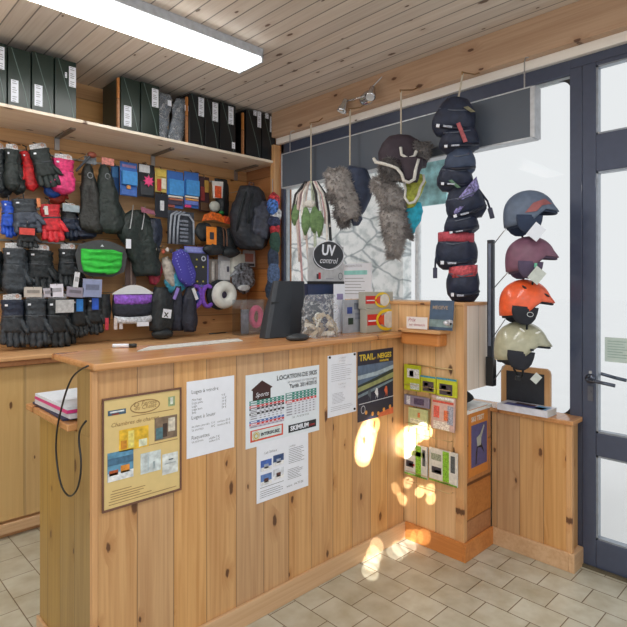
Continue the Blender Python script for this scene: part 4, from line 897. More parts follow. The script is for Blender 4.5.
def glove(label, u0, v0, u1, v1, col, cuff=None, fingers=True, Y=3.76, rot=0, card=True, side=1, depth=.045, patch=None, group='ski gloves and mittens hanging on the wall', slim=1):
    a = onY(u0, v0, Y); b = onY(u1, v1, Y); wd = (b.x-a.x)*1.08*slim; h = a.z-b.z; cx_ = (a.x+b.x)/2
    k = thing('ski_glove' if fingers else 'ski_mitten', label, 'glove' if fingers else 'mitten', (cx_, Y, a.z), rot=(0, rot, 0), group=group)
    body = fab(col); cf = fab(cuff or col)
    n = 7; rings = []
    for i in range(n+1):
        q = i/n; rings.append(sell(0, 0, -h*(.02+.34*q), wd*(.44-.06*q+.02*math.sin(q*16)), depth*(.75+.1*math.sin(q*15))))
    MB().loft(rings).jitter(.004, 30, u0).build('cuff', cf, k, smooth=True)
    MB().loft([sell(0, 0, -h*.34, wd*.41, depth*.86), sell(0, 0, -h*.38, wd*.41, depth*.86)]).build('wrist_strap', mat('webbing strap', (64, 68, 74), .7), k, smooth=True)
    rings = []
    if fingers:
        for i in range(7):
            q = i/6; rings.append(sell(0, 0, -h*(.34+.36*q), wd*(.38+.08*math.sin(q*PI*.7)), depth*(.85-.15*q+.04*math.sin(q*19))))
        hb = MB().loft(rings)
        for fi, (fx, fl, fw) in enumerate(((-.345, .24, .125), (-.12, .30, .135), (.11, .31, .135), (.34, .27, .125))):
            rr = []
            for i in range(8):
                q = i/7; r_ = wd*fw*(1.12+.08*math.sin(q*20))*(1 if q < .8 else (1 if q < .9 else .62)); rr.append(sell(wd*fx*(1+.06*q)*side, -.004-.012*q*q, -h*(.64+(fl+.05)*q), r_, min(depth*.6, r_*1.1), 10, .9))
            hb.loft(rr)
    else:
        for i in range(13):
            q = i/12; e_ = math.sqrt(max(.03, 1-max(0, (q-.72)/.28)**2)); rings.append(sell(0, -.006*q, -h*(.34+.65*q), wd*(.38+.11*math.sin(min(1, q*1.15)*PI*.8))*e_*(1+.025*math.sin(q*26)), depth*(.95+.10*math.sin(q*26))*(.35+.65*e_)))
        hb = MB().loft(rings)
    rr = []
    for i in range(8):
        q = i/7; r_ = wd*.13*(1+.06*math.sin(q*20))*(1 if q < .8 else .75); rr.append(sell(side*wd*(.30+.26*q), -.012-.02*q, -h*(.44+.30*q), r_, min(depth*.7, r_), 10, .9))
    hb.loft(rr); hb.jitter(.007, 38, v0).build('hand_shell', body, k, smooth=True)
    if card:
        MB().prism([(-wd*.36, -.005), (wd*.34, -.005), (wd*.34, .022), (wd*.2, .034), (-wd*.36, .026)], -.010, -.006).build('header_card', mat('pale header card', (196, 196, 198), .5, 0, .5, 90), k)
        ring2d(MB(), wd*.18, .016, .010, .010, .005, -.012).build('header_badge', mat('orange tan badge', (190, 128, 88), .5), k)
    MB().tube([(0, .0, .0), (0, .0, .03), (-.01, .03, .045)], .004, 6).build('hang_loop', BLACKP, k)
    if card and slim == 1:
        for src in [c for c in k.children if c.name.split('.')[0] in ('cuff', 'hand_shell')]:
            c = src.copy(); COL.objects.link(c); c.parent = k; c.location = (side*.028, .055, -.012); c.rotation_euler = (0, -side*.10, 0)
    if patch:
        c_, x, z, pw, ph_ = patch
        B(wd*(x-pw/2), wd*(x+pw/2), -depth*1.02-.004, -depth*.9, -h*(z+ph_/2), -h*(z-ph_/2)).build('patch', mat('patch colour', c_, .5, 0, .2, 50), k)
    B(-wd*.34, -wd*.24, -depth*.8-.004, -depth*.7, -h*.15, -h*.11).build('logo_tab', PAPER, k)
    peg(cx_, a.z+.02, Y)
    return k
# ---- row one
glove('black mitten cut by the left edge, top row of the glove wall', -12, 147, 5, 196, 'black', fingers=False, Y=3.79)
glove('black mitten with a white logo, first whole one in the top row', 4, 148, 19, 192, 'green', fingers=False, Y=3.75, card=True)
glove('bright red mitten in the top row, half behind the dark green glove', 19, 150, 34, 192, (208, 40, 46), fingers=False, Y=3.80, card=False, side=-1, rot=-.12)
glove('dark green black glove slanting to the right in the top row', 24, 146, 52, 190, 'green', 'green', fingers=True, Y=3.72, rot=-.30, slim=.8)
glove('royal blue mitten behind the pink one in the top row', 44, 160, 62, 199, (42, 94, 186), fingers=False, Y=3.81, card=False, side=-1)
glove('bright pink mitten at the right of the top row of gloves', 51, 157, 75, 196, (232, 62, 126), (226, 56, 118), fingers=False, Y=3.74, side=-1, slim=.95)
glove('brick red mitten tip peeping below the royal blue mitten', 49, 176, 64, 206, (168, 58, 40), fingers=False, Y=3.85, card=False)
# ---- row two
glove('bright blue glove at the left edge, second row', 1, 200, 16, 238, (36, 84, 196), fingers=True, Y=3.78, card=False)
glove('slate grey glove with an orange tag, second row', 10, 197, 37, 236, 'slate', 'charcoal', Y=3.74, rot=-.12, patch=((214, 130, 84), .42, .14, .12, .24), card=False)
glove('bright red glove with a black strap, second row', 38, 203, 60, 243, (206, 46, 56), (196, 40, 50), Y=3.74, rot=-.1, card=False, patch=((210, 210, 206), -.25, .18, .14, .22))
glove('navy glove under a grey card, second row', 60, 207, 77, 239, 'navy', 'black', Y=3.78, patch=((150, 164, 172), .0, .04, .9, .22))
glove('dark navy mitten beneath the two long gaiters', 73, 216, 96, 240, 'navy', 'navy', fingers=False, Y=3.80, card=False)
glove('black glove with red and white knuckle guards, between second and third rows', 17, 226, 37, 249, 'black', Y=3.71, card=False, patch=((206, 70, 62), -.1, .25, .7, .3))
# ---- row three
glove('charcoal mitten with pale piping, left of the third row', 2, 247, 26, 296, 'charcoal', fingers=False, Y=3.72)
glove('black glove under a striped card, third row', 26, 249, 52, 291, 'black', Y=3.76)
glove('narrow black glove beside the green neck warmer, third row', 58, 248, 77, 288, 'black', Y=3.76)
glove('black mitten mostly hidden at the left edge of the third row', -14, 250, 2, 290, 'black', fingers=False, Y=3.78)
# ---- row four
glove('black glove with long fingers at the left end of the lowest row', 0, 299, 24, 346, 'charcoal', 'navy', Y=3.68, card=True)
glove('dark grey glove with thick fingers, second in the lowest row', 23, 298, 47, 346, 'charcoal', 'charcoal', Y=3.69)
glove('black and silver patterned glove, third in the lowest row', 45, 298, 69, 346, 'black', 'black', Y=3.69, patch=((188, 190, 192), .2, .17, .7, .26))
glove('olive mitten sliver between the two dark gloves of the lowest row', 17, 306, 27, 330, (120, 140, 40), fingers=False, Y=3.80, card=False)
for lab, u0, v0, u1, v1, cc in (('black knitted gloves with a blue tag under a clear header, lowest row', 69, 297, 87, 337, (50, 130, 214)), ('black knitted gloves with two bright blue stripes, lowest row', 85, 296, 102, 334, (48, 96, 206))):
    k = glove(lab, u0, v0, u1, v1, 'black', Y=3.73, card=False, patch=(cc, -.05, .2, .34, .3))
# generic builders ----------------------------------------------------------
def hang(name, label, cat, u0, v0, u1, v1, Y, group=None, rot=0):
    a = onY(u0, v0, Y); b = onY(u1, v1, Y); peg((a.x+b.x)/2, a.z-.012, Y)
    return thing(name, label, cat, ((a.x+b.x)/2, Y, a.z), rot=(0, rot, 0), group=group), b.x-a.x, a.z-b.z
def drape(k, wd, h, prof, col, name='fabric', depth=.05, folds=5, amp=.006, seed=0, x0=0, z0=0, y0=0, n=28, m=None):
    """hanging cloth: prof = [(q, halfwidth fraction, x shift fraction)]"""
    rings = []
    M_ = 14
    for i in range(M_+1):
        q = i/M_
        for j in range(len(prof)-1):
            if prof[j][0] <= q <= prof[j+1][0]:
                f = (q-prof[j][0])/(prof[j+1][0]-prof[j][0]); f = f*f*(3-2*f)
                hw = prof[j][1]*(1-f)+prof[j+1][1]*f; xs = prof[j][2]*(1-f)+prof[j+1][2]*f
        ring = []
        for j in range(n):
            t = 2*PI*j/n; fo = 1+.28*math.sin(folds*t+q*2)*min(1, q*2)
            ring.append((x0+wd*(xs+hw*math.cos(t)), y0+depth*math.sin(t)*fo*(.5+.5*min(1, q*3+.3)), z0-h*q))
        rings.append(ring)
    return MB().loft(rings).jitter(amp, 22, seed).build(name, m or fab(col), k, smooth=True)
# long gaiters
for i, (lab, u0, u1, sh, v0) in enumerate((('left one of two long black gaiters hanging together', 80, 105, .05, 163), ('right one of two long black gaiters hanging together', 97, 123, .12, 164))):
    k, w0, h0 = hang('gaiter', lab, 'gaiter', u0, v0, u1, 234, 3.75-.03*i, 'long black gaiters')
    drape(k, w0, h0, [(0, .10, -.22), (.10, .22, -.2), (.5, .42, -.05), (.85, .60, sh), (.95, .60, sh+.03), (1, .30, sh)], (36, 46, 44) if i else (40, 42, 40), 'leg_fabric', .05, 4, .014, i)
    ring2d(MB(), -w0*.22, -h0*.18, .020, .022, .006, -.055).build('snap_ring', mat('grey metal ring', (120, 124, 128), .4, .6), k)
    B(-w0*.36, w0*.1, -.02, -.012, -.0, .05).build('header_card', mat('pink white card' if i else 'grey card', (206, 130, 120) if i else (120, 126, 134), .5, 0, .4, 50), k)
# hanger above gaiters
k, w0, h0 = hang('clothes_hanger', 'brown wooden topped hanger crossing above the gaiters', 'hanger', 76, 152, 96, 174, 3.70)
MB().tube([(-w0*.5, 0, -h0), (w0*.15, 0, -h0*.15), (w0*.3, 0, -.0)], .008, 8).build('bar', mat('dark hanger', (58, 62, 70), .5), k, smooth=True)
MB().ell((w0*.3, 0, -.0), (.032, .016, .022), 12, 8).build('wooden_knob', mat('red brown wood', (128, 62, 44), .5), k, smooth=True)
# packs ---------------------------------------------------------------------
def pack(name, label, u0, v0, u1, v1, card, bits, Y=3.77, cat='pack', group='packaged accessories on the glove wall', film=False, th=.02, rot=0):
    k, w0, h0 = hang(name, label, cat, u0, v0, u1, v1, Y, group, rot)
    B(-w0/2, w0/2, -.003, .003, -h0, 0).build('backing_card', mat('printed card', card, .5, 0, .05, 30), k, bevel=.001)
    for nm, c_, x0, x1, z0, z1, d in bits:
        B(-w0/2+w0*x0, -w0/2+w0*x1, -.004-th*d, -.003, -h0*z1, -h0*z0).build(nm, mat('printed tone', c_, .5, 0, .12, 45), k, bevel=.002 if d > .3 else 0)
    MB().tube([(0, 0, -.004), (0, 0, .012), (0, .02, .02)], .0025, 6).build('hook_tab', BLACKP, k)
    return k, w0, h0
BLC = (62, 112, 190); BLP = (74, 152, 222)
pack('sock_pack', 'first blue pouch on a blue card, left of the black pack with a pink splash', 120, 161, 137, 197, BLC, [('pouch', BLP, .06, .94, .28, .68, 1.2), ('badge', (214, 150, 90), .36, .56, .70, .80, .8), ('brand_strip', (150, 120, 160), .1, .9, .08, .16, .2), ('label', (80, 120, 200), .05, .95, .82, .98, .3)])
pack('sock_pack', 'narrow blue pack squeezed beside the gaiters', 111, 165, 119, 196, (44, 84, 140), [('label', (70, 130, 190), .1, .8, .05, .4, .3)], Y=3.83)
pack('accessory_pack', 'black pack with a pink splash between the blue pouches', 138, 163, 154, 198, (36, 38, 44), [('white_label', (214, 216, 220), .05, .7, .03, .26, .2), ('net', (60, 64, 70), .1, .9, .55, .95, .7)])
kk = bpy.context.scene.collection.objects[-1]
k, w0, h0 = hang('pink_star_tag', 'pink splash shaped tag fixed on the black pack', 'tag', 142, 174, 154, 188, 3.735)
pts = []
for i in range(16):
    r_ = .48 if i % 2 == 0 else .26; pts.append((w0*(r_*math.cos(2*PI*i/16)+.05), -h0*.5+h0*r_*math.sin(2*PI*i/16)))
MB().prism(pts, -.004, .004).build('splash', mat('pink card', (240, 80, 140), .5), k)
pack('snack_pack', 'yellow and red striped pack, right of the pink splash', 155, 168, 166.5, 193, (206, 184, 96), [('red_print', (196, 70, 56), .15, .5, .45, .95, .4), ('white_print', (232, 226, 206), .5, .9, .40, .85, .5), ('yellow_print', (216, 190, 90), .1, .9, .05, .35, .6)])
for lab, u0, u1, v0, v1 in (('middle blue pouch pack with orange stripes at its foot', 167, 183, 170, 209), ('right hand blue pouch pack with a pink corner', 184, 198.5, 171, 209)):
    pack('sock_pack', lab, u0, v0, u1, v1, BLC, [('pouch', BLP, .06, .96, .24, .66, 1.2), ('stripe', (232, 226, 214), .0, .9, .68, .73, 1), ('stripe', (176, 110, 84) if u0 < 170 else (222, 160, 90), .05, .9, .75, .80, 1), ('stripe', (70, 60, 80) if u0 < 170 else (110, 130, 210), .0, .9, .81, .92, .9), ('corner', (150, 80, 70) if u0 < 170 else (222, 70, 130), .0, .4, .93, 1.0, .9)])
pack('tool_pack', 'dark slim pack with a white swing tag under the striped pack', 155, 193, 168, 218, (32, 36, 46), [('swing_tag', (220, 222, 228), .35, .62, .3, .72, .7)], Y=3.75)
pack('accessory_pack', 'dark red and brown small packs at the right of the blue pouches', 199, 176, 209, 212, (70, 44, 50), [('print', (190, 150, 70), .5, .9, .1, .45, .5), ('print', (140, 50, 50), .1, .5, .3, .7, .5), ('print', (96, 70, 50), .1, .9, .75, .98, .6)], Y=3.79)
# strapped orange / black goggles
k, w0, h0 = hang('ski_goggles', 'black strapped pack with a white and orange insert, left of the backpack', 'goggles', 207, 177, 228, 216, 3.76)
drape(k, w0, h0, [(0, .3, .15), (.2, .32, .2), (.8, .30, .22), (1, .28, .2)], 'black', 'black_strap', .04, 3, .003)
MB().prism([(-w0*.40, -h0*.12), (w0*.1, -h0*.10), (w0*.06, -h0*.55), (-w0*.36, -h0*.58)], -.052, -.042).build('white_insert', mat('white insert', (222, 220, 216), .5), k)
MB().prism([(-w0*.30, -h0*.24), (w0*.0, -h0*.24), (-w0*.0, -h0*.56), (-w0*.30, -h0*.56)], -.056, -.05).build('orange_print', mat('orange print bright', (222, 92, 48), .5, 0, .3, 60), k)
MB().ell((-w0*.25, -.035, -h0*.80), (w0*.24, .03, h0*.15)).build('pale_ball', mat('grey green ball', (190, 194, 186), .5), k, smooth=True)
MB().ell((w0*.05, -.04, -h0*.95), (w0*.12, .02, h0*.05)).build('green_tip', mat('green plastic', (40, 130, 66), .5), k, smooth=True)
# ice grips
k, w0, h0 = hang('ice_grips', 'grey rubber ice grips in a ribbed frame below the blue pouches', 'ice grips', 165, 209, 196, 246, 3.75)
B(-w0*.42, w0*.42, -.004, .004, -h0*.98, -h0*.02).build('backing_card', mat('dark card', (66, 72, 82), .5, 0, .3, 40), k)
for x in (-.40, -.28, -.16): MB().tube([(w0*x, -.02, -h0*.98), (w0*(x+.01), -.025, -h0*.5), (w0*(x+.06), -.02, -h0*.15), (w0*(x+.25), -.02, -h0*.04)], .009, 8).build('rib', mat('grey rubber', (158, 166, 178), .5), k, smooth=True)
MB().tube([(w0*.38, -.02, -h0*.98), (w0*.36, -.025, -h0*.3), (w0*.22, -.02, -h0*.12), (w0*.0, -.02, -h0*.12)], .009, 8).build('rib', mat('grey rubber', (158, 166, 178), .5), k, smooth=True)
for i in range(6): B(-w0*.07, w0*.20, -.022, -.012, -h0*(.34+.115*i), -h0*(.27+.115*i)).build('tread', mat('tread rubber', (118, 126, 140), .5, 0, .4, 60), k, bevel=.002)
# orange banded black gloves bundle
k, w0, h0 = hang('strap_bundle', 'black crampon straps under a fiery orange header with an orange tag', 'straps', 194, 211, 238, 258, 3.72)
for i, (x, z, rx, rz) in enumerate(((-.28, .45, .20, .22), (.02, .55, .22, .26), (.30, .58, .20, .28), (-.10, .82, .25, .16), (.26, .88, .2, .12))):
    MB().ell((w0*x, -.0-.01*i, -h0*z), (w0*rx, .04, h0*rz), 18, 12).jitter(.012, 24, i).build('black_pouch', fab('black'), k, smooth=True)
MB().prism([(-w0*.40, -h0*.22), (-w0*.36, -h0*.08), (-w0*.2, 0), (w0*.0, -h0*.02), (w0*.12, -h0*.12), (w0*.12, -h0*.22), (-w0*.12, -h0*.17)], -.052, -.046).build('header_card', mat('fiery orange card', (222, 104, 36), .5, 0, .5, 50), k)
MB().prism([(w0*.08, -h0*.05), (w0*.26, -h0*.10), (w0*.24, -h0*.24), (w0*.1, -h0*.22)], -.056, -.05).build('side_card', mat('fiery orange card', (210, 84, 50), .5, 0, .5, 50), k)
tg = B(-w0*.32, -w0*.10, -.062, -.058, -h0*.74, -h0*.34).build('orange_tag', mat('orange tag', (240, 140, 40), .5), k)
B(-w0*.25, -w0*.16, -.064, -.062, -h0*.62, -h0*.46).build('tag_mark', INK, tg)
for x in (.05, .12): MB().tube([(w0*x, -.055, -h0*.3), (w0*(x+.02), -.06, -h0*.55), (w0*(x+.03), -.055, -h0*.75)], .003, 6).build('cord', mat('brown cord', (140, 96, 70), .7), k)
# backpack
k, w0, h0 = hang('backpack', 'dark slate backpack hanging at the right end of the glove wall', 'backpack', 230, 184, 269, 250, 3.56)
drape(k, w0, h0, [(0, .22, .0), (.12, .34, .03), (.45, .46, .0), (.75, .47, .03), (.93, .36, .04), (1, .2, .04)], (40, 44, 52), 'pack_body', .10, 5, .012, 3)
drape(k, w0*.62, h0*.62, [(0, .2, .1), (.3, .42, .05), (.8, .44, 0), (1, .2, 0)], (58, 62, 76), 'front_pocket', .06, 4, .010, 8, x0=w0*.16, z0=-h0*.22, y0=-.075)
MB().tube([(-w0*.38, -.03, -h0*.75), (-w0*.44, -.09, -h0*.5), (-w0*.30, -.08, -h0*.2), (-w0*.12, -.03, -h0*.05)], .012, 8).build('shoulder_strap', BLACKF, k, smooth=True)
MB().tube([(-w0*.22, -.10, -h0*.62), (-w0*.25, -.12, -h0*.4), (-w0*.12, -.10, -h0*.15)], .010, 8).build('shoulder_strap', BLACKF, k, smooth=True)
MB().tube([(-.03, -.01, -.02), (-.02, -.02, .035), (.02, -.02, .035), (.03, -.01, -.02)], .008, 8).build('grab_handle', mat('brown webbing', (92, 66, 58), .7), k, smooth=True)
MB().prism([(w0*.14, -h0*.34), (w0*.24, -h0*.34), (w0*.19, -h0*.26)], -.152, -.146).build('logo', mat('coral print', (190, 110, 90), .5), k)
# row three middle: neck warmer
k, w0, h0 = hang('neck_warmer', 'bright green fleece neck warmer on a dark grey card', 'neck warmer', 75, 238, 127, 277, 3.70)
n = 24; pts = [(w0*(-.5), -h0*.42), (w0*(-.44), -h0*.18)]+[(w0*(-.44+.88*i/10), -h0*(.18-.17*math.sin(PI*i/10))) for i in range(1, 10)]+[(w0*.44, -h0*.18), (w0*.5, -h0*.42), (w0*.44, -h0*.86), (w0*.2, -h0*1.0), (-w0*.2, -h0*1.0), (-w0*.44, -h0*.86)]
MB().prism(pts, -.004, .004).build('dark_card', mat('dark grey card', (70, 72, 76), .55), k)
rings = []
for i in range(15):
    q = i/14; zz_ = -h0*(.30+.64*q); cv = h0*.10*q; hw = w0*(.40-.02*q-.04*max(0, q-.7)*3)
    rings.append([(hw*math.cos(2*PI*j/36)*1, -.004+(.045+.010*math.sin(q*22))*math.sin(2*PI*j/36), zz_+cv*(abs(math.cos(2*PI*j/36))**1.5)*.9+.006*math.sin(5*math.cos(2*PI*j/36)+q*9)) for j in range(36)])
MB().loft(rings).jitter(.004, 18, 2).build('green_tube', mat('bright green fleece', (58, 196, 70), .85, 0, .2, 25, .4), k, smooth=True)
MB().prism([(-.012, -h0*.19), (.012, -h0*.19), (0, -h0*.13)], -.007, -.004).build('card_logo', PAPER, k)
B(-.016, .010, -.053, -.045, -h0*.93, -h0*.885).build('tube_label', BLACKP, k)
# wide black fleece shape and its companions
k, w0, h0 = hang('fleece_trousers', 'wide black fleece garment hanging from wire clips right of the gaiters', 'trousers', 113, 208, 160, 276, 3.72)
drape(k, w0, h0, [(0, .12, .0), (.12, .34, -.02), (.35, .46, .02), (.6, .36, .12), (.9, .30, .2), (1, .26, .22)], (30, 42, 40), 'garment', .055, 5, .014, 11)
drape(k, w0*.45, h0*.5, [(0, .35, 0), (.6, .42, .0), (1, .15, 0)], 'navy', 'side_fold', .05, 3, .010, 17, x0=w0*.36, z0=-h0*.1)
for s_ in (-.15, .1): MB().tube([(w0*s_, -.05, .03), (w0*(s_-.04), -.06, -h0*.12), (w0*(s_-.08), -.06, -h0*.3)], .004, 6).build('wire_clip', STEEL, k)
B(-w0*.32, -w0*.22, -.07, -.064, -h0*.60, -h0*.46).build('white_tab', PAPER, k)
MB().prism([(-w0*.02, .02), (w0*.25, .0), (w0*.3, -.03), (0, -.02)], -.075, -.07).build('pink_ribbon', mat('dull pink print', (150, 90, 110), .6, 0, .4, 60), k)
pack('display_strip', 'narrow brown strip card with a white tip beside the green neck warmer', 125, 251, 136, 288, (92, 74, 70), [('white_tip', (224, 222, 220), .45, .7, .1, .18, .6), ('pale_strip', (140, 120, 112), .45, .6, .2, .98, .4)], Y=3.76)
# patterned mittens (slanted)
def slant(label, u0, v0, u1, v1, col, rot, Y, hw=.4, m=None, cat='headband'):
    k, w0, h0 = hang('fleece_headband', label, cat, u0, v0, u1, v1, Y, 'slanted patterned headbands', rot)
    drape(k, w0, h0, [(0, hw*.55, 0), (.25, hw, .02), (.75, hw, 0), (1, hw*.5, 0)], col, 'band', .03, 3, .004, u0, m=m); return k, w0, h0
snow = bpy.data.materials.new('snowflake knit'); snow.use_nodes = True
_n = snow.node_tree.nodes; _l = snow.node_tree.links; _v = _n.new('ShaderNodeTexVoronoi'); _v.inputs['Scale'].default_value = 42; _v.inputs['Randomness'].default_value = .1
_t = _n.new('ShaderNodeTexCoord'); _l.new(_t.outputs['Object'], _v.inputs['Vector']); _r = _n.new('ShaderNodeValToRGB'); _r.color_ramp.interpolation = 'CONSTANT'
_r.color_ramp.elements[0].color = (*lin((148, 150, 226)), 1); _r.color_ramp.elements[1].position = .22; _r.color_ramp.elements[1].color = (*lin((74, 70, 170)), 1)
_l.new(_v.outputs['Distance'], _r.inputs['Fac']); _l.new(_r.outputs['Color'], _n['Principled BSDF'].inputs['Base Color']); _n['Principled BSDF'].inputs['Roughness'].default_value = .8
slant('violet snowflake patterned headband hanging at a slant', 166, 250, 188, 288, (84, 80, 186), -.42, 3.69, .42, snow)
slant('beige headband just left of the violet snowflake one', 158, 257, 172, 287, (186, 180, 170), -.3, 3.73, .4)
slant('turquoise blue headband tip below the snowflake one', 160, 272, 182, 294, (70, 158, 186), -.5, 3.74, .5)
slant('crimson headband corner at the left of the beige one', 151, 262, 165, 285, (176, 54, 76), .25, 3.76, .4)
k, w0, h0 = hang('header_bundle', 'cluster of small black and white headers above the snowflake headband', 'tags', 153, 245, 172, 256, 3.68)
for i in range(5): MB().ell((w0*(-.4+.2*i), -.005*i, -h0*(.4+.1*(i % 3))), (.014, .012, .018), 10, 8).build('header_clip', mat('header tone', [(206, 196, 180), (40, 40, 44), (190, 90, 70), (214, 210, 206), (60, 56, 60)][i], .5), k, smooth=True)
# spikes package
k, w0, h0 = pack('grip_pack', 'violet blue carton window pack with yellow studs', 184, 246, 208.5, 287, (112, 116, 196), [('header', (150, 160, 226), .05, .97, .02, .13, .1), ('window', (46, 48, 58), .14, .92, .16, .94, .5), ('side_print', (120, 160, 214), .01, .12, .1, .9, .1)], Y=3.72, th=.012)
for x, z in ((.48, .32), (.46, .50), (.74, .50), (.5, .86), (.74, .86)): MB().ell((-w0/2+w0*x, -.012, -h0*z), (.008, .006, .008), 8, 6).build('stud', mat('yellow stud', (214, 206, 90), .4), k, smooth=True)
ring2d(MB(), -w0/2+w0*.76, -h0*.29, .022, .022, .010, -.012).build('pale_disc', mat('pale disc', (190, 196, 206), .5), k)
pack('card_pack', 'pale blue card half behind the violet carton', 176, 249, 186, 280, (150, 178, 214), [('print', (206, 214, 226), .1, .9, .1, .4, .2)], Y=3.79)
# right cluster of small packs
pack('clear_pack', 'first greyish clear pack of four right of the violet carton', 209, 259, 218, 283, (150, 142, 134), [('contents', (196, 192, 188), .2, .5, .1, .9, .6), ('contents', (130, 120, 116), .6, .9, .2, .9, .6)], Y=3.76, group=None)
pack('clear_pack', 'second pale grey pack right of the violet carton', 218, 255, 230, 283, (176, 178, 184), [('contents', (206, 206, 208), .1, .9, .2, .9, .9), ('mark', (80, 80, 96), .6, .8, .4, .6, 1.0)], Y=3.75)
k, w0, h0 = hang('white_carton', 'slim white carton hanging left of the crumpled black and white packs', 'box', 230.5, 249, 243, 277, 3.74)
B(-w0*.5, w0*.12, -.035, .01, -h0*1.0, -h0*.05).build('box_body', mat('cream white card', (222, 222, 212), .5), k, bevel=.002); B(w0*.14, w0*.5, -.03, .01, -h0*.92, -h0*.18).build('box_body', mat('cream white card', (206, 208, 198), .5), k, bevel=.002)
pack('photo_pack', 'small pack with a reddish photo under the backpack', 243, 250, 255, 267, (196, 196, 200), [('photo', (176, 120, 110), .1, .8, .2, .7, .2), ('print', (60, 60, 66), .1, .9, .8, .95, .2)], Y=3.73)
k, w0, h0 = hang('crumpled_pack', 'crumpled black and white film packs below the white carton', 'pack', 231, 262, 255, 294, 3.70)
MB().ell((0, 0, -h0*.5), (w0*.46, .03, h0*.48), 22, 16).jitter(.022, 30, 4).build('film_pack', mat('black and white film', (112, 116, 124), .3, 0, 1.0, 38), k)
MB().ell((-w0*.05, -.03, -h0*.8), (w0*.25, .015, h0*.10), 14, 10).jitter(.006, 50, 4).build('white_scrap', mat('white scrap', (222, 224, 226), .5), k)
# purple loops, donut
k, w0, h0 = hang('ear_warmers', 'violet plush looped ear warmers', 'ear warmers', 188, 284, 213, 308, 3.72)
for cx2, rr in ((-.24, .22), (.26, .22)): MB().tube([(w0*(cx2+rr*math.cos(2*PI*j/18)), -.01, -h0*.5+h0*.42*math.sin(2*PI*j/18)) for j in range(18)], .018, 10, True).build('loop', mat('violet plush', (128, 80, 196), .8, 0, .3, 40), k, smooth=True)
MB().ell((-w0*.1, .0, -h0*.55), (w0*.12, .02, h0*.3)).build('blue_centre', mat('deep blue plush', (44, 70, 140), .8), k, smooth=True)
k, w0, h0 = hang('ear_muffs', 'white round padded ear muff with a black outer ring', 'ear muffs', 209, 281, 235, 308, 3.70)
MB().tube([(w0*.02+w0*.29*math.cos(2*PI*j/24), -.02, -h0*.5+h0*.32*math.sin(2*PI*j/24)) for j in range(24)], w0*.17, 12, True).build('white_pad', mat('white plush', (226, 228, 222), .8, 0, .06, 30), k, smooth=True)
MB().tube([(-w0*.06+w0*.36*math.cos(2*PI*j/24), .02, -h0*.5+h0*.42*math.sin(2*PI*j/24)) for j in range(24)], w0*.12, 12, True).build('black_ring', BLACKF, k, smooth=True)
MB().ell((w0*.02, -.0, -h0*.5), (w0*.16, .02, h0*.18), 12, 8).jitter(.006, 50).build('centre', mat('dark violet centre', (66, 58, 84), .6, 0, .5, 60), k, smooth=True)
# headband on card + tags
k, w0, h0 = hang('headband_card', 'oval white card carrying violet and grey headbands', 'headband', 112, 284, 154, 325, 3.70)
pts = [(-w0*.5, -h0*.24)]+[(w0*(-.46+.92*i/12), -h0*(.20-.18*math.sin(PI*i/12))) for i in range(13)]+[(w0*.5, -h0*.24)]
MB().prism(pts, -.004, .004).build('white_card', mat('white glossy card', (226, 230, 230), .4, 0, .02), k)
def band(z, hh_, c_, nm, d=.045):
    r_ = []
    for i in range(5):
        q = i/4; r_.append([(w0*.46*math.cos(2*PI*j/32)*(1-.06*abs(q-.5)), -.0+(d-.01*abs(q-.5)*2)*math.sin(2*PI*j/32), -h0*(z+hh_*q)-h0*.05*max(0, -math.sin(2*PI*j/32))) for j in range(32)])
    return MB().loft(r_).jitter(.003, 30, z*9).build(nm, mat('knit band', c_, .85, 0, .35, 50), k, smooth=True)
band(.24, .20, (148, 96, 206), 'violet_band'); band(.42, .30, (44, 48, 60), 'black_band'); band(.74, .14, (208, 212, 220), 'grey_band', .05)
B(-.0, w0*.28, -.058, -.052, -h0*1.0, -h0*.90).build('size_tag', PAPER, k)
k, w0, h0 = hang('glove_liners', 'small black liners with red and white tags below the neck warmer', 'gloves', 99, 291, 126, 329, 3.73)
for x in (-.3, .2): drape(k, w0*.55, h0*.75, [(0, .35, 0), (.5, .42, 0), (1, .3, 0)], 'black', 'liner', .03, 3, .004, x, x0=w0*x, z0=-h0*.08)
for x, c_ in ((-.32, (196, 60, 80)), (.0, (214, 206, 206)), (.2, (214, 208, 210)), (.42, (214, 62, 74))): B(w0*(x-.06), w0*(x+.06), -.05, -.045, -h0*(.98 if x < .4 else .85), -h0*(.68 if x < .4 else .52)).build('hang_tag', mat('tag tone', c_, .5, 0, .25, 60), k)
for lab, u0, v0, u1, v1, c_ in (('clear topped header above the knitted gloves with stripes', 83, 279, 102, 297, (150, 160, 196)), ('greyish header above the knitted gloves with a blue tag', 67, 287, 84, 297, (156, 150, 166)), ('white upright ticket beside the narrow black glove', 75, 272, 80, 288, (222, 224, 230)), ('white notched ticket over the silver patterned glove', 50, 284, 63, 297, (226, 224, 236)), ('greyish ticket beside the notched white one', 43, 288, 52, 297, (184, 180, 190)), ('pale striped ticket under the charcoal mitten', 24, 287, 42, 297, (198, 190, 182))):
    pack('header_ticket', lab, u0, v0, u1, v1, c_, [('print', tuple(int(x*.75) for x in c_), .15, .85, .3, .6, .1)], Y=3.66, cat='ticket', group='header tickets on the glove wall', rot=math.sin(u0*1.7)*.14)
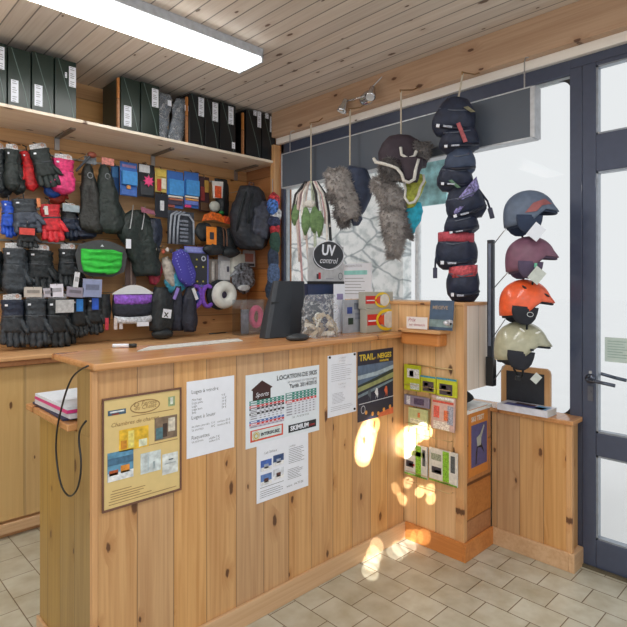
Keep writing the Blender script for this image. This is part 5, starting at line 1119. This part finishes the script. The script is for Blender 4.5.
# black cap, black bags
k, w0, h0 = hang('peaked_cap', 'black cap with a square white logo near the bottom right of the glove wall', 'cap', 149, 287, 174, 340, 3.70)
drape(k, w0, h0*.80, [(0, .24, -.05), (.3, .44, 0), (.7, .46, 0), (1, .42, -.05)], 'black', 'crown', .06, 3, .007, 5)
MB().ell((-w0*.05, -.03, -h0*.86), (w0*.42, .05, h0*.10), 16, 10).jitter(.006, 25).build('visor', fab('black'), k, smooth=True)
lg = B(w0*.0, w0*.34, -.073, -.068, -h0*.56, -h0*.40).build('logo_patch', PAPER, k); lg.rotation_euler = (0, .15, 0)
MB().text('X', w0*.06, -h0*.54, .045, -.074, bold=.002).build('logo_mark', BLACKP, lg)
for i, (lab, u0, u1, v1) in enumerate((('left one of two black drawstring bags at the bottom of the glove wall', 168, 184, 330), ('right one of two black drawstring bags at the bottom of the glove wall', 181, 197, 331))):
    k, w0, h0 = hang('drawstring_bag', lab, 'bag', u0, 286, u1, v1, 3.72-.02*i, 'black drawstring bags')
    drape(k, w0, h0, [(0, .2, .1), (.3, .42, 0), (.8, .50, 0), (1, .35, .05)], (38, 42, 58), 'bag_body', .04, 4, .006, i*4)
    B(-w0*.1, w0*.08, -.05, -.045, -h0*.32, -h0*.05).build('pale_pull', mat('lilac pull' if not i else 'white pull', (150, 130, 210) if not i else (226, 228, 236), .5), k).rotation_euler = (0, .4 if not i else -.4, 0)
# colourful goggles straps hanging at the post
k = thing('scarf_bundle', 'red, white and blue patterned neck tubes hanging at the window post', 'scarves', tuple(onY(274, 193, 3.40)))
hz_ = k.location.z; hb_ = onY(274, 300, 3.40).z; h0 = hz_-hb_; w0 = .14
for i, (x, z, rx, rz, c_, vv) in enumerate(((.0, .07, .34, .08, (190, 60, 66), .9), (-.15, .13, .36, .08, (70, 110, 180), .9), (.12, .20, .38, .07, (196, 200, 210), .8), (-.05, .27, .42, .06, (52, 60, 90), .8), (.05, .33, .36, .07, (180, 50, 60), .8), (.02, .46, .34, .12, (46, 76, 66), .4), (-.05, .62, .34, .13, (50, 62, 84), .5), (-.1, .76, .42, .12, (76, 96, 130), .6), (-.25, .90, .34, .11, (44, 56, 76), .5))):
    MB().ell((w0*x, -.01*(i % 2), -h0*z), (w0*rx, .045, h0*rz), 16, 10).jitter(.010, 30, i).build('folded_tube', mat('patterned knit', c_, .8, 0, vv, 55), k, smooth=True)
MB().tube([(0, .02, .0), (0, .02, .12)], .003, 6).build('hang_cord', STEEL, k)
# ================================================================ THINGS HUNG FROM THE BEAM IN FRONT OF THE WINDOW
def hook_cord(k, top, r=.006, c_=(196, 186, 168)):
    d = 2.85-k.location.x; cx_, cy_ = .574*d, .819*d; top -= .045
    MB().tube([(0, 0, 0), (0, 0, top)], r, 6).build('hanging_cord', mat('pale cord', c_, .8), k)
    MB().tube([(.0, 0, top-.012), (-.012*.574, -.012*.819, top+.004), (cx_*.3, cy_*.3, top+.02), (cx_*.7, cy_*.7, top+.04), (cx_, cy_, top+.07)], .004, 6).build('brass_hook', mat('brass hook', (150, 116, 70), .4, .7), k)
FUR = mat('grey brown fur', (162, 157, 155), .95, 0, .22, 30, 1); FURD = mat('dark grey fur', (118, 114, 114), .95, 0, .22, 30, 1); FURW = mat('white fleece trim', (226, 224, 218), .95, 0, .15, 60, 1)
FCOL = [FUR, FURD, FURW]
def fuzz(mb, L=.016, n=900, seed=1):
    """short fur strands growing out of the faces of a mesh"""
    rnd = random.Random(seed); g = MB(); V = [Vector(v) for v in mb.v]; fs = [f for f in mb.f if len(f) == 4]
    cen = sum(V, Vector())/len(V)
    for i in range(n):
        f = rnd.choice(fs); a, b, c, d = [V[q] for q in f]; u, v = rnd.random(), rnd.random()
        p = (a*(1-u)+b*u)*(1-v)+(d*(1-u)+c*u)*v; nn = (b-a).cross(d-a)
        if nn.length < 1e-9: continue
        nn.normalize()
        if nn.dot(p-cen) < 0: nn = -nn
        t = (nn+Vector((rnd.uniform(-.6, .6), rnd.uniform(-.6, .6), rnd.uniform(-1.0, .1)))).normalized()
        s_ = t.cross(Vector((rnd.random(), rnd.random(), rnd.random()))).normalized()*.0035; tip = p+t*L*rnd.uniform(.6, 1.2)
        g.add([p+s_, p-s_, tip, p+t.cross(s_).normalized()*.0035], [(0, 1, 2), (1, 3, 2), (3, 0, 2)])
    return g
def furry(k, pts, name='fur_flap', m=None, seed=0, n=1500, L=.032):
    """pts: (x, z, halfwidth, halfdepth) down the flap"""
    g = MB(); rings = []
    P_ = []
    for i in range(len(pts)-1):
        for s_ in range(4):
            q = s_/4; P_.append([pts[i][j]*(1-q)+pts[i+1][j]*q for j in range(4)])
    P_.append(pts[-1])
    for x, z, rx, ry in P_: rings.append(sell(x, 0, z, rx, ry, 20, 1))
    g.loft(rings).jitter(.016, 22, seed); o = g.build(name, m or FUR, k, smooth=True)
    fuzz(g, L, n, seed).build('fur_pile', m or FUR, o)['kind'] = 'stuff'
    return o
VX = 2.70
RZ = -math.radians(55)
def at_px(u, v, X=VX): return onX(u, v, X)
BT = 2.70
# trapper hat cluster 1 (350)
p = at_px(350, 165, 2.70)
k = thing('trapper_hat', 'navy trapper hat with grey fur flaps on the second cord from the left', 'hat', p, rz=RZ, group='hats hung on cords in front of the window')
hook_cord(k, BT-p.z)
s = (p.x*math.cos(A)+p.y*math.sin(A))/530
def px(u, v, u0=350, v0=165): return ((u-u0)*s, -(v-v0)*s)
def fl_(k, lst, u0, v0, dy=0, **kw):
    o = furry(k, [(*px(u, v, u0, v0), hw*s, hd*s) for u, v, hw, hd in lst], **kw); o.location.y = dy; return o
def cloth(k, lst, u0, v0, m, name, dy=0, seed=0, jit=.006):
    P_ = []
    for i in range(len(lst)-1):
        for q in (0, .25, .5, .75): P_.append([lst[i][j]*(1-q)+lst[i+1][j]*q for j in range(4)])
    P_.append(lst[-1])
    g = MB().loft([sell(*((px(u, v, u0, v0)[0]), dy), px(u, v, u0, v0)[1], hw*s, hd*s, 20, .9) for u, v, hw, hd in P_]).jitter(jit, 24, seed)
    return g.build(name, m, k, smooth=True)
cloth(k, [(352, 167, 3, 4), (357, 170, 10, 9), (360, 182, 12, 11), (362, 195, 10, 9), (360, 208, 7, 6), (359, 214, 4, 4)], 350, 165, mat('navy hat shell', (48, 58, 82), .7, 0, .2, 30, .5), 'crown', -.01)
fl_(k, [(338, 170, 6, 6), (339, 176, 12, 9), (342, 188, 13, 9), (348, 200, 11, 8), (350, 214, 10, 7), (351, 221, 6, 5)], 350, 165, -.05, seed=2)
fl_(k, [(336, 186, 6, 5), (338, 196, 11, 7), (338, 204, 5, 4)], 350, 165, -.02, seed=3, n=500, m=FURD)
fl_(k, [(342, 203, 5, 5), (342, 214, 8, 6), (343, 222, 6, 5), (345, 227, 3, 3)], 350, 165, -.0, seed=4, n=500, m=FURD)
cloth(k, [(355, 214, 6, 4), (357, 220, 6, 4), (356, 226, 3, 3)], 350, 165, mat('navy hat shell', (48, 58, 82), .7, 0, .2, 30, .5), 'lower_flap', -.02)
# cluster 2 (400)
p = at_px(401, 134, 2.67)
s = (p.x*math.cos(A)+p.y*math.sin(A))/530
k = thing('trapper_hat', 'dark brown trapper hat with white trim and fur flaps on the third cord', 'hat', p, rz=RZ, group='hats hung on cords in front of the window')
hook_cord(k, BT-p.z)
cloth(k, [(399, 135, 3, 3), (400, 137, 12, 9), (401, 143, 19, 13), (401, 152, 23, 15), (403, 162, 24, 15), (407, 168, 19, 12)], 401, 134, mat('dark brown hat shell', (60, 50, 60), .75, 0, .15, 30, .4), 'crown', 0, jit=.004)
cloth(k, [(411, 162, 12, 9), (411, 172, 10, 7), (410, 184, 7, 5)], 401, 134, mat('dark brown hat shell', (60, 50, 60), .75, 0, .15, 30, .4), 'ear_flap', -.07)
fl_(k, [(392, 160, 8, 7), (394, 172, 13, 8), (397, 182, 11, 7)], 401, 134, -.04, seed=6, m=FURD)
tr = MB(); 
def tubepx(k, pts, r, m, name, u0=401, v0=134, y=-.11):
    return MB().tube([(px(u, v, u0, v0)[0], y, px(u, v, u0, v0)[1]) for u, v in pts], r, 8).jitter(.004, 40).build(name, m, k, smooth=True)
tubepx(k, [(375, 161), (377, 165), (384, 167), (391, 169), (398, 172), (402, 178), (404, 184), (409, 186), (414, 183), (416, 172), (418, 164)], .010, FURW, 'white_trim')
tubepx(k, [(401, 152), (402, 159), (408, 163), (414, 161), (416, 156)], .009, FURW, 'white_trim')
fl_(k, [(421, 146, 5, 5), (422, 153, 8, 6), (421, 161, 5, 5)], 401, 134, -.06, seed=7, n=400, m=FURD)
p2 = at_px(401, 178, 2.70)
k = thing('trapper_hat', 'yellow green and grey fur trapper hat hanging below the dark brown one', 'hat', p2, rz=RZ, group='hats hung on cords in front of the window')
fl_(k, [(380, 178, 4, 4), (382, 184, 11, 8), (388, 192, 14, 8), (394, 204, 12, 7), (395, 210, 6, 5)], 401, 178, -.03, seed=9)
cloth(k, [(416, 176, 6, 6), (416, 184, 10, 8), (413, 194, 9, 7), (411, 204, 6, 5), (410, 209, 3, 3)], 401, 178, mat('yellow green quilted fabric', (172, 178, 74), .7, 0, .4, 40, .6), 'crown', -.02)
tubepx(k, [(404, 184), (406, 192), (405, 200), (409, 206), (414, 205), (418, 198), (420, 190), (424, 184), (423, 178)], .008, FURW, 'fleece_edge', 401, 178, -.08)
p3 = at_px(402, 205, 2.73)
k = thing('trapper_hat', 'turquoise trapper hat with long grey fur flaps, lowest in the third cluster', 'hat', p3, rz=RZ, group='hats hung on cords in front of the window')
cloth(k, [(413, 204, 8, 6), (414, 212, 9, 7), (413, 222, 8, 6), (411, 230, 5, 4), (411, 236, 2, 2)], 402, 205, mat('turquoise fabric', (40, 172, 200), .7, 0, .25, 40, .4), 'crown', -.02)
fl_(k, [(391, 204, 8, 6), (393, 216, 13, 8), (396, 228, 12, 8), (395, 240, 9, 6), (395, 252, 7, 5), (394, 259, 4, 3)], 402, 205, -.04, seed=11, n=1300)
fl_(k, [(402, 214, 6, 5), (403, 226, 8, 6), (406, 234, 6, 5), (408, 239, 3, 3)], 402, 205, -.03, seed=12, n=500, m=FURD)
fl_(k, [(386, 222, 4, 4), (390, 236, 6, 5), (392, 250, 4, 4)], 402, 205, .0, seed=13, n=400, m=FURD)
# cord bundle (310)
p = at_px(311, 182, 2.73); s = (p.x*math.cos(A)+p.y*math.sin(A))/530
k = thing('braces_bundle', 'bundle of long white, pink, black and green elastic straps on the first cord', 'straps', p, rz=RZ)
hook_cord(k, BT-p.z)
rnd = random.Random(3)
cols = [(226, 222, 216), (206, 168, 172), (44, 46, 50), (232, 228, 222), (214, 196, 190), (190, 200, 180), (60, 60, 62)]
i = 0
for (ue, ve, up_) in ((299, 235, -16), (303, 288, -12), (296, 222, -15), (306, 240, -8), (309, 262, -5), (313, 232, 3), (318, 226, 8), (322, 236, 12), (326, 224, 15), (333, 262, 19), (329, 290, 17), (300, 262, -13), (316, 292, 5), (293, 214, -18), (331, 228, 19)):
    x1, z1 = px(ue, ve, 311, 182); xa = up_*s
    pts = [(0, 0, 0), (xa*.35, -.01-rnd.random()*.04, -.01), (xa*.8, -.02-rnd.random()*.04, -.10), (xa, -.02-rnd.random()*.03, -.24), ((x1+xa)/2, -.01-rnd.random()*.03, (z1-.3)/2 if z1 < -.4 else -.30), (x1, -.01-rnd.random()*.03, z1)]
    sm = []
    for a_ in range(len(pts)-1):
        for q in (0, .5): sm.append(Vector(pts[a_]).lerp(Vector(pts[a_+1]), q))
    sm.append(Vector(pts[-1]))
    MB().tube(sm, .0085 if i % 3 else .011, 6).build('elastic_strap', mat('elastic webbing', cols[i % len(cols)], .8, 0, .15, 60), k, smooth=True); i += 1
for (u, v0, v1, hw) in ((296, 205, 226, 4), (307, 208, 236, 5), (316, 208, 234, 6), (321, 212, 238, 4)):
    x, z0_ = px(u, v0, 311, 182); z1_ = px(u, v1, 311, 182)[1]
    MB().loft([sell(x, -.05, z0_, hw*s*.3, .006, 10), sell(x+.004, -.05, (z0_*2+z1_)/3, hw*s, .010, 10), sell(x, -.05, (z0_+z1_*2)/3, hw*s*.9, .010, 10), sell(x-.004, -.05, z1_, hw*s*.2, .004, 10)]).build('green_tab', mat('dull green felt', (108, 138, 92), .8, 0, .3, 40), k, smooth=True)
MB().ell((0, -.05, px(0, 205, 0, 182)[1]), (.045, .02, .03), 14, 8).jitter(.008, 40).build('white_knot', FURW, k, smooth=True)
# waist bags column (460)
TOP = at_px(459, 100, 2.68); s = (TOP.x*math.cos(A)+TOP.y*math.sin(A))/530
NVY = mat('navy black nylon', (36, 44, 66), .6, 0, .25, 30, .5)
def waist_bag(label, u, v, hw, hh, cord=False, tilt=0, band=None, belt=None, lower=None, logo=True, m=None, buckle=None):
    p = at_px(u, v-hh, 2.68)
    k = thing('waist_bag', label, 'bag', p, rot=(0, tilt, RZ), group='dark waist bags hung in a column before the window')
    W_, H_ = hw*s*.88, hh*2*s
    rings = []
    for i in range(13):
        q = i/12; wv = (.55+.45*math.sin(PI*min(1, q*1.25)*.62))*(1 if q < .85 else 1-(q-.85)*2.2); rings.append(sell(.0, 0, -H_*q, W_*wv, .075*(.5+.5*math.sin(PI*q))+.012, 26, .85))
    MB().loft(rings).jitter(.008, 20, u+v).build('bag_body', m or NVY, k, smooth=True)
    MB().tube([(-W_*.85, -.05, -H_*.80), (-W_*.3, -.088, -H_*.86), (W_*.4, -.085, -H_*.84), (W_*.9, -.04, -H_*.76)], .009, 8).build('piping', mat('blue black piping', (26, 32, 50), .5), k, smooth=True)
    MB().tube([(-W_*.8, -.05, -H_*.35), (-W_*.2, -.09, -H_*.42), (W_*.5, -.08, -H_*.36)], .004, 6).build('zip', mat('grey zip', (92, 100, 116), .5), k, smooth=True)
    if logo:
        B(-W_*.78, -W_*.62, -.085, -.07, -H_*.88, -H_*.80).build('logo_dot', PAPER, k); B(-W_*.45, -W_*.05, -.102, -.096, -H_*.88, -H_*.83).build('logo_strip', mat('grey white print', (170, 176, 190), .5, 0, .6, 200), k)
    if belt:
        c_, z, t_, vv, sl = belt
        hz2 = -H_*z
        MB().loft([[(x, y, zz2-sl*x) for x, y, zz2 in sell(0, 0, hz2+sg*H_*t_, W_*.88, .086, 26, .85)] for sg in (1, -1)]).build('belt', mat('patterned belt', c_, .7, 0, vv, 60), k, smooth=True)
    if band: 
        c_, x0, z0, x1, z1 = band
        MB().prism([(W_*x0, -H_*z0), (W_*(x0+.18), -H_*(z0-.04)), (W_*x1, -H_*z1), (W_*(x1-.2), -H_*(z1+.02))], -.098, -.09).build('tape', mat('coloured tape', c_, .6, 0, .3, 60), k)
    if buckle:
        bx, bz = buckle
        MB().tube([(W_*bx*.7, -.03, -H_*.2), (W_*bx, -.03, -H_*(bz-.2)), (W_*bx*1.02, -.03, -H_*bz)], .006, 6).build('strap_end', NVY, k, smooth=True)
        B(W_*bx*1.02-.012, W_*bx*1.02+.012, -.04, -.02, -H_*bz-.06, -H_*bz).build('buckle', mat('dark buckle', (52, 54, 80), .4), k, bevel=.003)
    if cord: hook_cord(k, BT-p.z)
    return k
waist_bag('topmost dark waist bag with an olive label under the brass hook', 458, 119, 24, 19, True, .18, band=((120, 116, 90), .3, .32, .85, .40))
waist_bag('second dark waist bag from the top with a dull red tape', 459, 139, 22, 15, band=((170, 84, 90), -.2, .15, .35, .75))
waist_bag('plain slate waist bag in the middle of the hanging column', 460, 162, 17, 14, m=mat('slate nylon', (66, 78, 102), .7, 0, .15, 30, .4), logo=False)
waist_bag('navy waist bag with green corner below the slate one', 457, 177, 20, 15, band=((86, 120, 96), -.4, .75, .3, .95), tilt=.1)
waist_bag('waist bag with a slanting violet and white patterned belt', 460, 203, 22, 18, tilt=-.25, belt=((128, 122, 170), .42, .16, 1.3, -.75), buckle=(1.05, .85))
waist_bag('waist bag with a red waistband, second from the bottom of the column', 456, 249, 23, 21, belt=((184, 74, 88), .24, .11, .3, .05), buckle=(-1.0, .95))
waist_bag('lowest waist bag with a woven red band, standing just over the partition top', 463, 280, 18, 21, belt=((196, 84, 92), .30, .13, .5, -.08))
waist_bag('navy waist bag between the patterned belt and the red waistband', 459, 224, 19, 12, tilt=-.15)
# ================================================================ SUN PATCHES
SRC = Vector((-1.2, -2.2, 2.3))
for (u, v, r) in ((369, 430, .060), (367, 437, .066), (365, 444, .068), (364, 451, .064), (363, 457, .054), (373, 424, .045)):
    beam_spot(SRC, onY(u, v, 1.835), r, 420)
for (u, v, r, pw) in ((408, 441, .062, 700), (406, 450, .050, 500), (409, 434, .045, 400), (417, 434, .034, 400), (425, 431, .028, 350)):
    beam_spot(Vector((-2.4, -.2, 2.2)), onX(u, v, 2.505), r, pw)
S2 = Vector((.35, .15, 2.35))
for u, v, r, pw in ((408, 482, .017, 75), (420, 491, .024, 110), (430, 489, .016, 75), (431, 498, .016, 75)): beam_spot(S2, onX(u, v, 2.505), r, pw)
for u, v, r, pw in ((396, 489, .018, 75), (402, 499, .026, 110)): beam_spot(S2, onY(u, v, 1.835), r, pw)
for (u, v, r, pw) in ((375, 548, .030, 200), (373, 555, .036, 240), (371, 563, .036, 240), (370, 572, .030, 200), (400, 549, .034, 240), (408, 545, .028, 200), (395, 553, .024, 160)):
    beam_spot(Vector((-.9, -1.6, 2.75)), onZ(u, v, 0), r, pw*.8)
for u in (410, 417, 424): beam_spot(Vector((-1.2, -.4, 2.4)), onX(u, 537, 2.495), .018, 90)
